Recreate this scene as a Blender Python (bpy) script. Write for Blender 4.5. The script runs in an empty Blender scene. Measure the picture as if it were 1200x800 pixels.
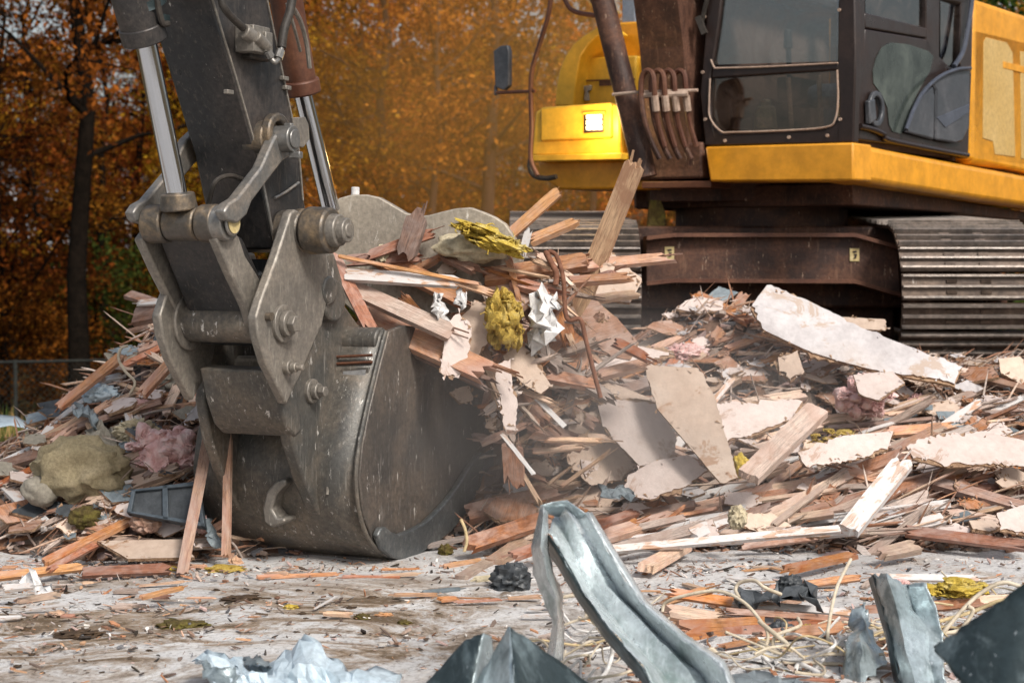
import bpy, bmesh, math, random
from mathutils import Vector, Matrix, noise
R = math.radians
V = Vector
rng = random.Random(11)
scene = bpy.context.scene
C = scene.collection
CH = 1.53
PITCH = math.atan(100/2000)
FWD = V((0, math.cos(PITCH), -math.sin(PITCH))); UP = V((0, math.sin(PITCH), math.cos(PITCH))); RT = V((1, 0, 0))
CAM = V((0, 0, CH))

def ray(px, py):
    return FWD + RT*((px-600)/2000) + UP*((400-py)/2000)
def onp(px, py, o, n):
    d = ray(px, py)
    return CAM + d*((o-CAM).dot(n)/d.dot(n))
def at(px, py, Y):
    d = ray(px, py)
    return CAM + d*(Y/d.y)

# ------------------------------------------------------------ terrain
def sm(t):
    t = max(0.0, min(1.0, t)); return t*t*(3-2*t)
def ground_z(x, y):
    z = 0.0
    if y > 13: z = -1.15*sm((y-13)/12)
    if y > 26: z += 2.2*sm((y-26)/40)
    return z
def H(x, y):
    m = .76*sm((y-8.35)/3.2)*sm((x+.75)/.7)*(1-sm((y-17)/2.5))*(1-sm((x-6)/2))
    m += .48*math.exp(-((x-1.35)/.62)**2-((y-11.0)/.6)**2)
    m += .12*math.exp(-((x-3.0)/1.3)**2-((y-10.5)/.9)**2)
    r = math.sqrt(((x-.17)/.78)**2+((y-9.75)/.68)**2)
    ld = 1.42*(1-sm(r*.93)) if r < 1.08 else 0
    rx = 1.68 if x < -1.75 else 1.9
    r2 = math.sqrt(((x+1.78)/rx)**2+((y-10.15)/1.72)**2)
    lf = 1.36*max(0, 1-r2)
    z = max(m, ld, lf)
    if z > .002:
        z += .07*noise.noise(V((x*2.3, y*2.3, 0)))*min(1, z*5)
    return z
def hp(px, py, lift=0.0):
    d = ray(px, py); Y = 5.6; prev = Y
    while Y < 18:
        p = CAM+d*(Y/d.y)
        if p.z <= max(H(p.x, p.y), 0)+lift: return p
        Y += .02
    return CAM+d*(11.5/d.y)

# ------------------------------------------------------------ mesh builder
def basis(d, ref=V((0, 0, 1))):
    d = d.normalized()
    if abs(d.dot(ref)) > .97: ref = V((0, 1, 0)) if abs(d.y) < .9 else V((1, 0, 0))
    a = d.cross(ref).normalized(); b = a.cross(d).normalized()
    return a, b
ORG = {}
class MB:
    def __init__(s): s.v = []; s.f = []; s.m = []; s.c = []; s.mi = 0; s.col = None
    def add(s, vs, fs, mi=None):
        b = len(s.v); s.v += [V(v) for v in vs]
        for f in fs:
            s.f.append([i+b for i in f]); s.m.append(s.mi if mi is None else mi); s.c.append(s.col)
        return s
    def prism(s, pts, ext, side=None):
        n = len(pts); pts = [V(p) for p in pts]
        vs = pts+[p+ext for p in pts]
        s.add(vs, [list(range(n)), list(range(2*n-1, n-1, -1))])
        b = len(s.v)-2*n
        for i in range(n):
            j = (i+1) % n
            s.f.append([b+i, b+n+i, b+n+j, b+j]); s.m.append(s.mi if side is None else side); s.c.append(s.col)
        return s
    def box(s, c, hx, hy, hz):
        c = V(c); vs = [c+hx*i+hy*j+hz*k for i in (-1, 1) for j in (-1, 1) for k in (-1, 1)]
        return s.add(vs, [(0, 1, 3, 2), (4, 6, 7, 5), (0, 4, 5, 1), (2, 3, 7, 6), (0, 2, 6, 4), (1, 5, 7, 3)])
    def bar(s, a, b, w, t, ref=V((0, 0, 1))):
        a = V(a); b = V(b); u, v = basis(b-a, ref)
        return s.box((a+b)/2, (b-a)/2, u*w/2, v*t/2)
    def cyl(s, a, b, r0, r1=None, n=24, cap=True):
        a = V(a); b = V(b); r1 = r0 if r1 is None else r1
        u, v = basis(b-a); base = len(s.v); vs = []
        for p, r in ((a, r0), (b, r1)):
            for i in range(n):
                t = 2*math.pi*i/n; vs.append(p+u*math.cos(t)*r+v*math.sin(t)*r)
        fs = [(i, n+i, n+(i+1) % n, (i+1) % n) for i in range(n)]
        if cap: fs += [list(range(n)), list(range(2*n-1, n-1, -1))]
        return s.add(vs, fs)
    def tube(s, pts, r, n=8, cap=True, flat=1.0):
        pts = [V(p) for p in pts]; k = len(pts)
        rs = r if isinstance(r, (list, tuple)) else [r]*k
        d = (pts[1]-pts[0]).normalized(); u, v = basis(d); vs = []
        for i, p in enumerate(pts):
            t = (pts[min(i+1, k-1)]-pts[max(i-1, 0)])
            if t.length > 1e-9: t.normalize()
            else: t = d
            u = u-t*u.dot(t)
            u = u.normalized() if u.length > 1e-6 else basis(t)[0]
            v = t.cross(u)
            for j in range(n):
                a = 2*math.pi*j/n; vs.append(p+u*math.cos(a)*rs[i]+v*math.sin(a)*rs[i]*flat)
        fs = []
        for i in range(k-1):
            for j in range(n):
                fs.append((i*n+j, i*n+(j+1) % n, (i+1)*n+(j+1) % n, (i+1)*n+j))
        if cap: fs += [list(range(n-1, -1, -1)), [(k-1)*n+j for j in range(n)]]
        return s.add(vs, fs)
    def grid(s, rows):
        nu = len(rows); nv = len(rows[0]); vs = [p for r in rows for p in r]
        return s.add(vs, [(i*nv+j, i*nv+j+1, (i+1)*nv+j+1, (i+1)*nv+j) for i in range(nu-1) for j in range(nv-1)])
    def ring(s, c, ax, ro, ri, t, n=28):
        c = V(c); ax = ax.normalized(); u, v = basis(ax); vs = []
        for z, r in ((0, ri), (0, ro), (t, ro), (t, ri)):
            for i in range(n):
                a = 2*math.pi*i/n; vs.append(c+ax*z+u*math.cos(a)*r+v*math.sin(a)*r)
        fs = []
        for q in range(4):
            for i in range(n):
                j = (i+1) % n; q2 = (q+1) % 4
                fs.append((q*n+i, q*n+j, q2*n+j, q2*n+i))
        return s.add(vs, fs)
    def build(s, name, mat, parent=None, origin=None, bevel=0, solid=0, smooth=40, fix=True, sub=0):
        if parent is not None: origin = ORG[parent.name]
        if origin is None: origin = V((0, 0, 0))
        me = bpy.data.meshes.new(name)
        me.from_pydata([tuple(v-origin) for v in s.v], [], s.f)
        for m in (mat if isinstance(mat, (list, tuple)) else [mat]): me.materials.append(m)
        me.polygons.foreach_set('material_index', s.m)
        if s.c and s.c[0] is not None:
            at_ = me.color_attributes.new('Col', 'FLOAT_COLOR', 'CORNER')
            buf = []
            for p, c in zip(me.polygons, s.c): buf += [c[0], c[1], c[2], 1.0]*p.loop_total
            at_.data.foreach_set('color', buf)
        if fix:
            bm = bmesh.new(); bm.from_mesh(me); bmesh.ops.recalc_face_normals(bm, faces=bm.faces); bm.to_mesh(me); bm.free()
        if smooth:
            me.shade_smooth(); me.set_sharp_from_angle(angle=R(smooth))
        me.update()
        o = bpy.data.objects.new(name, me); C.objects.link(o)
        if parent is not None: o.parent = parent
        else: o.location = origin
        ORG[o.name] = V(origin)
        if sub:
            m = o.modifiers.new('sub', 'SUBSURF'); m.levels = m.render_levels = sub
        if solid:
            m = o.modifiers.new('solid', 'SOLIDIFY'); m.thickness = solid; m.offset = 0
        if bevel:
            m = o.modifiers.new('bevel', 'BEVEL'); m.width = bevel; m.segments = 2; m.limit_method = 'ANGLE'; m.angle_limit = R(35); m.harden_normals = False
        return o
def tag(o, label=None, cat=None, group=None, kind=None):
    if label: o['label'] = label
    if cat: o['category'] = cat
    if group: o['group'] = group
    if kind: o['kind'] = kind
    return o
def empty(name, loc, label, cat, group=None):
    o = bpy.data.objects.new(name, None); o.empty_display_size = .2; C.objects.link(o); o.location = loc
    ORG[o.name] = V(loc); return tag(o, label, cat, group)

# ------------------------------------------------------------ materials
class NT:
    def __init__(s, name):
        s.m = bpy.data.materials.new(name); s.m.use_nodes = True; s.t = s.m.node_tree; s.n = s.t.nodes
        s.b = s.n['Principled BSDF']; s.out = s.n['Material Output']
    def nd(s, ty, **k):
        n = s.n.new(ty)
        for a, v in k.items(): setattr(n, a, v)
        return n
    def l(s, a, b): s.t.links.new(a, b)
    def coord(s, scale=(1, 1, 1), kind='Object'):
        tc = s.nd('ShaderNodeTexCoord'); mp = s.nd('ShaderNodeMapping'); mp.inputs['Scale'].default_value = scale
        s.l(tc.outputs[kind], mp.inputs[0]); return mp.outputs[0]
    def noise(s, vec, scale, det=5, rough=.6, dist=0):
        n = s.nd('ShaderNodeTexNoise'); n.inputs['Scale'].default_value = scale; n.inputs['Detail'].default_value = det
        n.inputs['Roughness'].default_value = rough; n.inputs['Distortion'].default_value = dist
        s.l(vec, n.inputs['Vector']); return n.outputs['Fac']
    def ramp(s, fac, stops):
        r = s.nd('ShaderNodeValToRGB'); e = r.color_ramp.elements
        while len(e) < len(stops): e.new(.5)
        for q, (p, c) in zip(e, stops):
            q.position = p; q.color = (c, c, c, 1) if isinstance(c, (int, float)) else (*c, 1)
        s.l(fac, r.inputs[0]); return r.outputs[0]
    def mix(s, fac, a, b, mode='MIX'):
        m = s.nd('ShaderNodeMix', data_type='RGBA', blend_type=mode)
        for q, v in ((m.inputs[0], fac), (m.inputs[6], a), (m.inputs[7], b)):
            if isinstance(v, (int, float)): q.default_value = v
            elif isinstance(v, tuple): q.default_value = (*v, 1)
            else: s.l(v, q)
        return m.outputs[2]
    def math(s, op, a, b=0.0):
        m = s.nd('ShaderNodeMath', operation=op)
        for q, v in ((m.inputs[0], a), (m.inputs[1], b)):
            if isinstance(v, (int, float)): q.default_value = v
            else: s.l(v, q)
        return m.outputs[0]
    def bump(s, h, strength=.3, dist=.01):
        b = s.nd('ShaderNodeBump'); b.inputs['Strength'].default_value = strength; b.inputs['Distance'].default_value = dist
        s.l(h, b.inputs['Height']); s.l(b.outputs[0], s.b.inputs['Normal'])
    def rnd(s):
        return s.nd('ShaderNodeObjectInfo').outputs['Random']
    def set(s, rough=.6, metal=0.0, spec=.5):
        for k, v in (('Roughness', rough), ('Metallic', metal), ('Specular IOR Level', spec)):
            if isinstance(v, (int, float)): s.b.inputs[k].default_value = v
            else: s.l(v, s.b.inputs[k])
    def col(s, c):
        if isinstance(c, tuple): s.b.inputs['Base Color'].default_value = (*c, 1)
        else: s.l(c, s.b.inputs['Base Color'])

def dirty(name, base, dirt, rough=.5, metal=0.0, scale=3, chips=None, dirt_at=(.45, .7), bump=.25, streak=None, chip_t=.66, fine=40):
    """painted / bare metal with patches of dust, scratches and chips"""
    t = NT(name); co = t.coord()
    n1 = t.noise(co, scale, 8, .65, .4); c = t.mix(t.ramp(n1, [(dirt_at[0], 0.), (dirt_at[1], 1.)]), base, dirt)
    n2 = t.noise(co, fine, 4, .7)
    c = t.mix(t.ramp(n2, [(.35, .55), (.65, 0.)]), c, tuple(x*.45 for x in base))
    if streak:
        sv = t.coord(streak[1]); n3 = t.noise(sv, 5, 6, .75, .3)
        c = t.mix(t.ramp(n3, [(.56, 0.), (.7, .8)]), c, streak[0])
    if chips:
        cv = t.coord((1, 1, .3)); n4 = t.noise(cv, 26, 5, .72, .2)
        c = t.mix(t.ramp(n4, [(chip_t+.03, 0.), (chip_t+.08, .9)]), c, chips)
    t.col(c); t.set(t.ramp(n1, [(.3, max(rough-.1, .05)), (.7, min(rough+.2, 1.))]), metal); t.bump(n2, bump, .006)
    return t.m
def wood(name, c1, c2, c3=None, rough=.75, vary=.35, paint=None, pt=.5):
    t = NT(name); co = t.coord((1.6, 26, 26)); r = t.rnd()
    off = t.nd('ShaderNodeVectorMath', operation='ADD'); t.l(co, off.inputs[0]); t.l(t.math('MULTIPLY', r, 57.), off.inputs[1]); co = off.outputs[0]
    n = t.noise(co, 1.6, 7, .7, .6); c = t.mix(t.ramp(n, [(.32, 0.), (.68, 1.)]), c1, c2)
    n2 = t.noise(co, 6, 4, .8); c = t.mix(t.ramp(n2, [(.38, .75), (.55, 0.)]), c, tuple(x*.35 for x in c1))
    if c3: c = t.mix(t.ramp(t.noise(t.coord(), 5, 5, .6, 1.), [(.45, 0.), (.62, .85)]), c, c3)
    if paint: c = t.mix(t.ramp(t.noise(t.coord((1, 3, 3)), 7, 7, .72, .8), [(pt, 1.), (pt+.05, 0.)]), c, paint)
    if vary: c = t.mix(t.ramp(t.noise(t.coord((1, 2, 2)), 4.5, 7, .7, .6), [(.42, .0), (.62, .42)]), c, (.56, .45, .4))
    hs = t.nd('ShaderNodeHueSaturation'); t.l(c, hs.inputs['Color'])
    v = t.nd('ShaderNodeMapRange'); v.inputs[3].default_value = 1-vary; v.inputs[4].default_value = 1+vary*.8; t.l(r, v.inputs[0]); t.l(v.outputs[0], hs.inputs['Value'])
    r2 = t.math('FRACT', t.math('MULTIPLY', r, 7.31)); v2 = t.nd('ShaderNodeMapRange'); v2.inputs[3].default_value = .75; v2.inputs[4].default_value = 1.2
    t.l(r2, v2.inputs[0]); t.l(v2.outputs[0], hs.inputs['Saturation'])
    t.col(hs.outputs[0]); t.set(rough, 0, .25); t.bump(n2, .5, .004); return t.m
def patchy(name, cols, scale=4, rough=.85, bump=.4, bd=.01, vary=.2, fine=30, metal=0., dist=.5, spec=.3, lo=.3, hi=.7, fk=.5, tear=None):
    t = NT(name); co = t.coord(); n = t.noise(co, scale, 8, .65, dist)
    k = len(cols); c = t.ramp(n, [(lo+(hi-lo)*i/(k-1), cc) for i, cc in enumerate(cols)])
    n2 = t.noise(co, fine, 5, .7); c = t.mix(t.ramp(n2, [(.35, fk), (.6, 0.)]), c, tuple(x*.5 for x in cols[0]))
    if tear:
        n3 = t.noise(co, 3.4, 9, .74, .9); c = t.mix(t.ramp(n3, [(.565, 0.), (.585, .85)]), c, tear); n4 = t.noise(co, 1.7, 6, .6); c = t.mix(t.ramp(n4, [(.5, 0.), (.7, .45)]), c, (.33, .25, .2))
    if vary:
        hs = t.nd('ShaderNodeHueSaturation'); t.l(c, hs.inputs['Color']); v = t.nd('ShaderNodeMapRange')
        v.inputs[3].default_value = 1-vary; v.inputs[4].default_value = 1+vary; t.l(t.rnd(), v.inputs[0]); t.l(v.outputs[0], hs.inputs['Value']); c = hs.outputs[0]
    t.col(c); t.set(rough, metal, spec); t.bump(n2, bump, bd); return t.m
def vcol(name, rough=.85, spec=.25):
    t = NT(name); a = t.nd('ShaderNodeAttribute', attribute_name='Col'); n = t.noise(t.coord(), 60, 4, .7)
    t.col(t.mix(t.ramp(n, [(.3, .6), (.6, 0.)]), a.outputs['Color'], t.mix(1., a.outputs['Color'], (.4, .38, .36), 'MULTIPLY'))); t.set(rough, 0, spec); t.bump(n, .5, .006); return t.m

M = {}
M['arm'] = dirty('arm_steel', (.027, .029, .032), (.125, .1, .085), .36, .35, 1.7, (.42, .4, .37), (.42, .76), streak=((.12, .1, .085), (9, 9, .8)), chip_t=.63)
M['bucket'] = dirty('bucket_steel', (.095, .092, .085), (.235, .19, .145), .48, .35, 2.6, (.64, .61, .57), (.4, .66), streak=((.31, .29, .26), (10, 10, 1.0)), chip_t=.6, bump=.35)
M['bucket_side'] = dirty('bucket_side_steel', (.085, .08, .075), (.2, .155, .12), .46, .35, 1.6, (.62, .59, .55), (.4, .66), streak=((.28, .26, .24), (8, 8, 1.4)), chip_t=.6, bump=.35)
M['ear'] = dirty('linkage_steel', (.2, .185, .165), (.33, .285, .235), .45, .4, 3.2, (.62, .58, .53), (.35, .7), streak=((.4, .37, .32), (8, 8, 1.5)), chip_t=.64)
M['link'] = dirty('link_steel', (.24, .235, .225), (.38, .32, .26), .36, .6, 5, (.65, .62, .58), chip_t=.65)
M['pin'] = dirty('pin_steel', (.12, .105, .09), (.33, .235, .14), .4, .5, 9, (.5, .46, .42), bump=.5)
M['brown_metal'] = dirty('brown_dusty_steel', (.1, .035, .018), (.2, .085, .042), .5, .1, 3, (.32, .2, .12))
M['under'] = dirty('undercarriage_steel', (.034, .012, .007), (.14, .062, .036), .6, .1, 3.2, (.36, .25, .18), (.4, .6), bump=.6, chip_t=.6, streak=((.17, .09, .055), (5, 5, 1)))  # dirty steel, reddened to carry the warm glow in its colour
M['track'] = dirty('track_steel', (.07, .048, .037), (.2, .145, .11), .42, .5, 4, (.45, .4, .36), bump=.5, fine=25, chip_t=.63)
M['grouser'] = dirty('worn_track_bar_steel', (.2, .18, .165), (.36, .3, .26), .36, .6, 5, (.5, .46, .42), (.35, .6), bump=.5, fine=30)
M['yellow'] = dirty('yellow_paint', (.74, .32, .012), (.66, .29, .03), .33, 0, 1.0, (.3, .16, .05), (.35, .9), bump=.04, chip_t=.70, fine=6)
M['yellow_pale'] = dirty('pale_yellow_paint', (.82, .47, .035), (.76, .44, .05), .38, 0, 1.0, (.35, .22, .06), (.35, .9), bump=.04, chip_t=.72, fine=6)
M['greypanel'] = patchy('haze_tan_panel_paint', [(.5, .32, .1), (.58, .4, .16)], 2, .4, .05, vary=0)  # grey panel's lightening by haze put into the tan colour
M['cab'] = dirty('black_cab_paint', (.028, .018, .016), (.06, .036, .028), .32, .1, 3, (.2, .14, .11), (.5, .8), bump=.1, chip_t=.75)
M['plastic'] = dirty('dark_grey_plastic', (.05, .055, .065), (.12, .12, .13), .38, 0, 2, None, bump=.15)
M['bluegrey'] = patchy('blue_grey_cover', [(.2, .25, .33), (.3, .34, .4)], 2, .4, .05, vary=0)
M['rubber'] = patchy('black_rubber', [(.02, .018, .016), (.06, .05, .042)], 6, .55, .3, vary=0)
M['seal'] = patchy('pale_rubber_seal', [(.35, .24, .18), (.5, .38, .3)], 9, .6, .2, vary=0)
M['interior'] = patchy('cab_interior', [(.13, .08, .06), (.22, .15, .12)], 3, .7, .1, vary=0)
M['seat'] = patchy('seat_fabric', [(.16, .2, .28), (.26, .31, .4)], 5, .8, .2, vary=0)
M['decal'] = patchy('yellow_decal', [(.5, .38, .16), (.62, .52, .3)], 20, .6, .1, vary=0)
M['plate'] = patchy('bright_nameplate', [(.32, .32, .33), (.5, .5, .5)], 20, .4, .2, vary=0, metal=.4)
t = NT('chrome'); n_ = t.noise(t.coord((1, 1, .2)), 9, 4); t.col((.5, .51, .53)); t.set(t.ramp(n_, [(.3, .06), (.7, .16)]), .98); M['chrome'] = t.m
def glass(name, tint, tr, rough=.03):
    t = NT(name); t.n.remove(t.b); tp = t.nd('ShaderNodeBsdfTransparent'); tp.inputs[0].default_value = (*tint, 1)
    gl = t.nd('ShaderNodeBsdfGlossy'); gl.inputs['Roughness'].default_value = rough; gl.inputs[0].default_value = (.9, .9, .9, 1)
    df = t.nd('ShaderNodeBsdfDiffuse'); df.inputs[0].default_value = (.14, .1, .08, 1)
    fr = t.nd('ShaderNodeFresnel'); fr.inputs[0].default_value = 1.5; m = t.nd('ShaderNodeMixShader'); f = t.math('ADD', fr.outputs[0], tr); t.l(f, m.inputs[0])
    m0 = t.nd('ShaderNodeMixShader'); t.l(t.ramp(t.noise(t.coord(), 2.2, 8, .75, 1.), [(.45, .0), (.62, .3)]), m0.inputs[0]); t.l(tp.outputs[0], m0.inputs[1]); t.l(df.outputs[0], m0.inputs[2])
    t.l(m0.outputs[0], m.inputs[1]); t.l(gl.outputs[0], m.inputs[2]); t.l(m.outputs[0], t.out.inputs[0]); return t.m
M['glass'] = glass('cab_glass', (.85, .88, .88), .12)
M['darkglass'] = glass('door_glass', (.85, .8, .74), .03)
t = NT('lamp_glow'); t.b.inputs['Emission Color'].default_value = (1, .86, .55, 1); t.b.inputs['Emission Strength'].default_value = 3.2; t.col((.9, .85, .7)); M['lamp'] = t.m

M['w_fresh'] = wood('fresh_split_wood', (0.470, 0.213, 0.106), (0.627, 0.347, 0.190), (0.381, 0.146, 0.073))
M['w_brown'] = wood('old_brown_wood', (0.250, 0.119, 0.073), (0.413, 0.213, 0.131), (0.163, 0.081, 0.056))
M['w_red'] = wood('red_brown_wood', (0.297, 0.105, 0.055), (0.440, 0.187, 0.105), (0.220, 0.077, 0.044))
M['w_pale'] = wood('pale_pine_wood', (0.560, 0.392, 0.280), (0.694, 0.515, 0.381), (0.448, 0.269, 0.190))
M['w_grey'] = wood('weathered_grey_wood', (0.390, 0.305, 0.260), (0.572, 0.468, 0.403), (0.312, 0.208, 0.163))
M['w_white'] = wood('painted_white_wood', (0.483, 0.287, 0.184), (0.575, 0.391, 0.276), None, .6, .15, (.56, .54, .53), .53)
M['w_tan'] = wood('tan_timber', (.5, .24, .1), (.64, .36, .17), (.42, .18, .07), vary=.1)
M['w_post'] = wood('bark_stripped_post', (.46, .24, .1), (.64, .4, .2), (.3, .13, .05), vary=.0)
M['drywall'] = patchy('torn_plasterboard', [(.5, .4, .36), (.62, .53, .49), (.68, .6, .57)], 1.4, .85, .5, .006, .16, 22, fk=.2, tear=(.4, .28, .22))
M['white_board'] = patchy('white_fibre_board', [(.36, .33, .33), (.5, .47, .47), (.58, .56, .56)], 2.6, .8, .4, .006, .06, 22, fk=.25, tear=(.4, .31, .25))
M['ply'] = patchy('plywood_face', [(.46, .33, .25), (.6, .47, .38), (.66, .56, .48)], 1.8, .8, .5, .006, .18, 22, fk=.22, tear=(.4, .24, .15))
M['thumb'] = dirty('dusty_thumb_plate', (.32, .28, .23), (.45, .39, .31), .5, .2, 3.2, (.7, .66, .6), (.35, .7), streak=((.55, .5, .44), (8, 8, 1.5)), chip_t=.62)
M['torn'] = patchy('torn_brown_edge', [(.2, .11, .065), (.5, .34, .22)], 22, .95, .8, .02, .1)
M['brownpanel'] = wood('brown_panel', (.3, .12, .05), (.42, .19, .09), None, vary=.1)
M['pink'] = patchy('pink_insulation', [(.68, .34, .32), (.82, .54, .51), (.86, .72, .68)], 14, .95, .9, .02, .05, 50, fk=.12)
M['yfoam'] = patchy('yellow_foam', [(.5, .33, .04), (.68, .5, .09), (.78, .68, .34)], 10, .95, .9, .02, .05, 60)
M['yfoam_dark'] = patchy('mustard_foam', [(.38, .24, .04), (.6, .42, .09), (.7, .56, .22)], 12, .95, 1., .02, .05, 60)
M['cfoam'] = patchy('cream_foam', [(.5, .42, .28), (.7, .62, .45)], 8, .95, .8, .02, .08)
M['cloth'] = patchy('mustard_beige_cloth', [(.2, .165, .1), (.3, .25, .155), (.36, .3, .2)], 4, .95, .5, .01, .06, 60)
M['greycloth'] = patchy('grey_green_cushion', [(.22, .2, .16), (.34, .31, .26)], 5, .95, .4, .01, .05, 60)
M['paper'] = patchy('white_crumpled_plastic', [(.6, .58, .57), (.8, .79, .78)], 6, .6, .4, .01, .08)
M['darkscrap'] = patchy('dark_plastic_scrap', [(.035, .04, .045), (.10, .11, .12)], 6, .4, .3, .01, .3)
M['frame_dark'] = patchy('dark_slate_frame_paint', [(.045, .06, .075), (.09, .11, .13)], 6, .5, .3, .01, 0)
M['doorpane'] = patchy('tinted_door_pane', [(.02, .026, .024), (.045, .055, .05), (.1, .115, .1)], 3, .08, .0, .001, 0, fk=.05)
M['slate'] = patchy('blue_grey_scrap', [(.13, .16, .18), (.28, .32, .34)], 6, .5, .3, .01, .3)
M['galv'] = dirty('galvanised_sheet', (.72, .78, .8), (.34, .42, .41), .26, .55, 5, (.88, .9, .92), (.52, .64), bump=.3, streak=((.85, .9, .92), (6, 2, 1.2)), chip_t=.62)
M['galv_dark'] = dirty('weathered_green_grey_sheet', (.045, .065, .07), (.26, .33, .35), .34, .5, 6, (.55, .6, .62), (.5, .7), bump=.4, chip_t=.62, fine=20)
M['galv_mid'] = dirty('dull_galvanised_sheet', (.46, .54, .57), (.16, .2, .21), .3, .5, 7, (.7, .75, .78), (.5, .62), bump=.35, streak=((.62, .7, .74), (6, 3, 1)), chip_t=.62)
M['blue_sheet'] = patchy('pale_blue_sheet', [(.42, .53, .6), (.54, .64, .71), (.62, .71, .77)], 4, .45, .25, .01, 0, metal=.15)
M['cable'] = patchy('cream_cable', [(.52, .44, .32), (.68, .6, .48)], 9, .55, .1, .002, .15)
M['whitecable'] = patchy('white_cable', [(.62, .6, .57), (.74, .72, .7)], 9, .5, .1, .002, .05)
M['yellowcable'] = patchy('yellow_cable', [(.5, .38, .2), (.62, .5, .3)], 9, .5, .1, .002, .05)
M['rust'] = patchy('rusty_rod', [(.14, .055, .03), (.28, .13, .08)], 20, .8, .5, .003, .1)
M['fence'] = patchy('grey_fence_steel', [(.02, .022, .02), (.04, .042, .038)], 6, .8, .1, .002, .0, spec=.1)
M['rubble'] = vcol('mixed_rubble'); M['moss'] = patchy('mossy_dirt', [(.07, .045, .02), (.13, .1, .03), (.2, .18, .035)], 14, .95, 1, .02, .1)
M['clod'] = patchy('dark_dirt_clod', [(.045, .028, .018), (.11, .07, .04)], 20, .95, 1, .02, .2)
# ============================================================ EXCAVATOR
ya = R(24); Fa = V((-math.sin(ya), -math.cos(ya), 0)); Sa = V((math.cos(ya), -math.sin(ya), 0)); OA = V((-1.05, 8.63, 0))
def pa(px, py, s=0.0): return onp(px, py, OA+Sa*s, Sa)
yu = R(36); Fu = V((-math.sin(yu), -math.cos(yu), 0)); Su = V((math.cos(yu), -math.sin(yu), 0)); K = V((2.26, 11.6, 0))
def pf(px, py, o=0.0): return onp(px, py, K+Fu*o, Fu)
def ps(px, py, o=0.0): return onp(px, py, K+Su*o, Su)
ZU = V((0, 0, 1))
EX = empty('excavator', (1.95, 13.5, .74), 'large yellow tracked excavator lowering its loaded steel bucket beside the rubble', 'excavator')
def plate(pts, s, t, name, mat, parent, bevel=.006, f=pa, n=Sa):
    mb = MB(); mb.prism([f(x, y, s) for x, y in pts], -n*t); return mb.build(name, mat, parent, bevel=bevel)
def acyl(mb, px, py, s0, s1, r, r1=None, ref=None, n=32):
    c = pa(px, py, s1 if ref is None else ref); o = s1 if ref is None else ref
    mb.cyl(c+Sa*(s0-o), c+Sa*(s1-o), r, r1, n); return mb

M['cutter'] = dirty('worn_blue_grey_steel', (.11, .12, .125), (.22, .22, .21), .34, .5, 4, (.5, .5, .5), streak=((.3, .31, .32), (6, 6, 3)))
# ---- arm (stick)
arm = plate([(118, -440), (144, -350), (247, 0), (275, 92), (300, 180), (316, 262), (322, 292), (352, 296), (361, 262), (357, 235), (352, 175), (315, 0), (262, -250), (215, -440)], .17, .34, 'arm', M['arm'], EX, .012)
mb = MB()   # weld seams and narrow web plate on the broad front
for a, b in (((225, -30), (283, 235)), ((236, -30), (292, 235))):
    mb.tube([pa(a[0], a[1], 0)+Fa*.004, pa((a[0]+b[0])/2+1, (a[1]+b[1])/2, 0)+Fa*.006, pa(b[0], b[1], 0)+Fa*.004], .006, 6)
EDGE = [(247, 0), (275, 92), (300, 180), (316, 262)]
mb2 = MB()
for s_, w in ((.175, .012), (.175, .01)):
    pass
mb2.tube([pa(x+2, y, .172) for x, y in [(230, -60)]+EDGE], .006, 6)
mb2.tube([pa(x-2, y, .172) for x, y in [(301, -60), (315, 0), (352, 175), (357, 235)]], .006, 6)
mb2.build('weld_seam', M['ear'], arm)
mb = MB(); mb.box(pa(268, 73, .0)+Fa*.0, Sa*.02, Fa*.012, ZU*.012); 
# boss where side link meets the arm
b = MB(); acyl(b, 318, 163, .1, .215, .088); b.build('link_boss', M['pin'], arm, bevel=.008)
# hose bracket
b = MB(); b.box(pa(296, 47, .22), Sa*.05, Fa*.07, ZU*.06); b.cyl(pa(285, 36, .24), pa(300, 46, .26), .035, .03); b.cyl(pa(299, 42, .27), pa(313, 56, .27), .028); b.box(pa(306, 50, .24), Sa*.045, Fa*.03, ZU*.045)
br = b.build('hose_bracket', M['ear'], EX, bevel=.005)
b = MB(); b.box(pa(300, 58, .19), Sa*.03, Fa*.085, ZU*.05); b.build('bracket_base', M['rubber'], br, bevel=.01)
def curve(pts, n=8):
    """Catmull-Rom through points"""
    p = [pts[0]*2-pts[1]]+list(pts)+[pts[-1]*2-pts[-2]]; out = []
    for i in range(1, len(p)-2):
        for k in range(n):
            t = k/n; a, b_, c, d = p[i-1], p[i], p[i+1], p[i+2]
            out.append(.5*((2*b_)+(c-a)*t+(2*a-5*b_+4*c-d)*t*t+(3*b_-a-3*c+d)*t**3))
    out.append(pts[-1]); return out
b = MB(); b.tube(curve([pa(258, -60, .24), pa(259, -5, .25), pa(266, 14, .26), pa(285, 33, .25)]), .018, 10); b.build('hydraulic_hose', M['rubber'], EX)
b = MB(); b.tube(curve([pa(310, 56, .27), pa(316, 66, .28), pa(322, 73, .3), pa(328, 66, .3), pa(330, 54, .3)]), .013, 10); b.tube([pa(313, 60, .28), pa(317, 67, .285)], .02, 8); b.tube([pa(326, 69, .3), pa(329, 60, .3)], .021, 8); b.build('hose_fitting', M['link'], EX)
b = MB(); b.tube(curve([pa(330, 56, .3), pa(333, 35, .3), pa(341, 8, .3), pa(346, -40, .3)]), .021, 10); b.build('hydraulic_hose', M['rubber'], EX)
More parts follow.
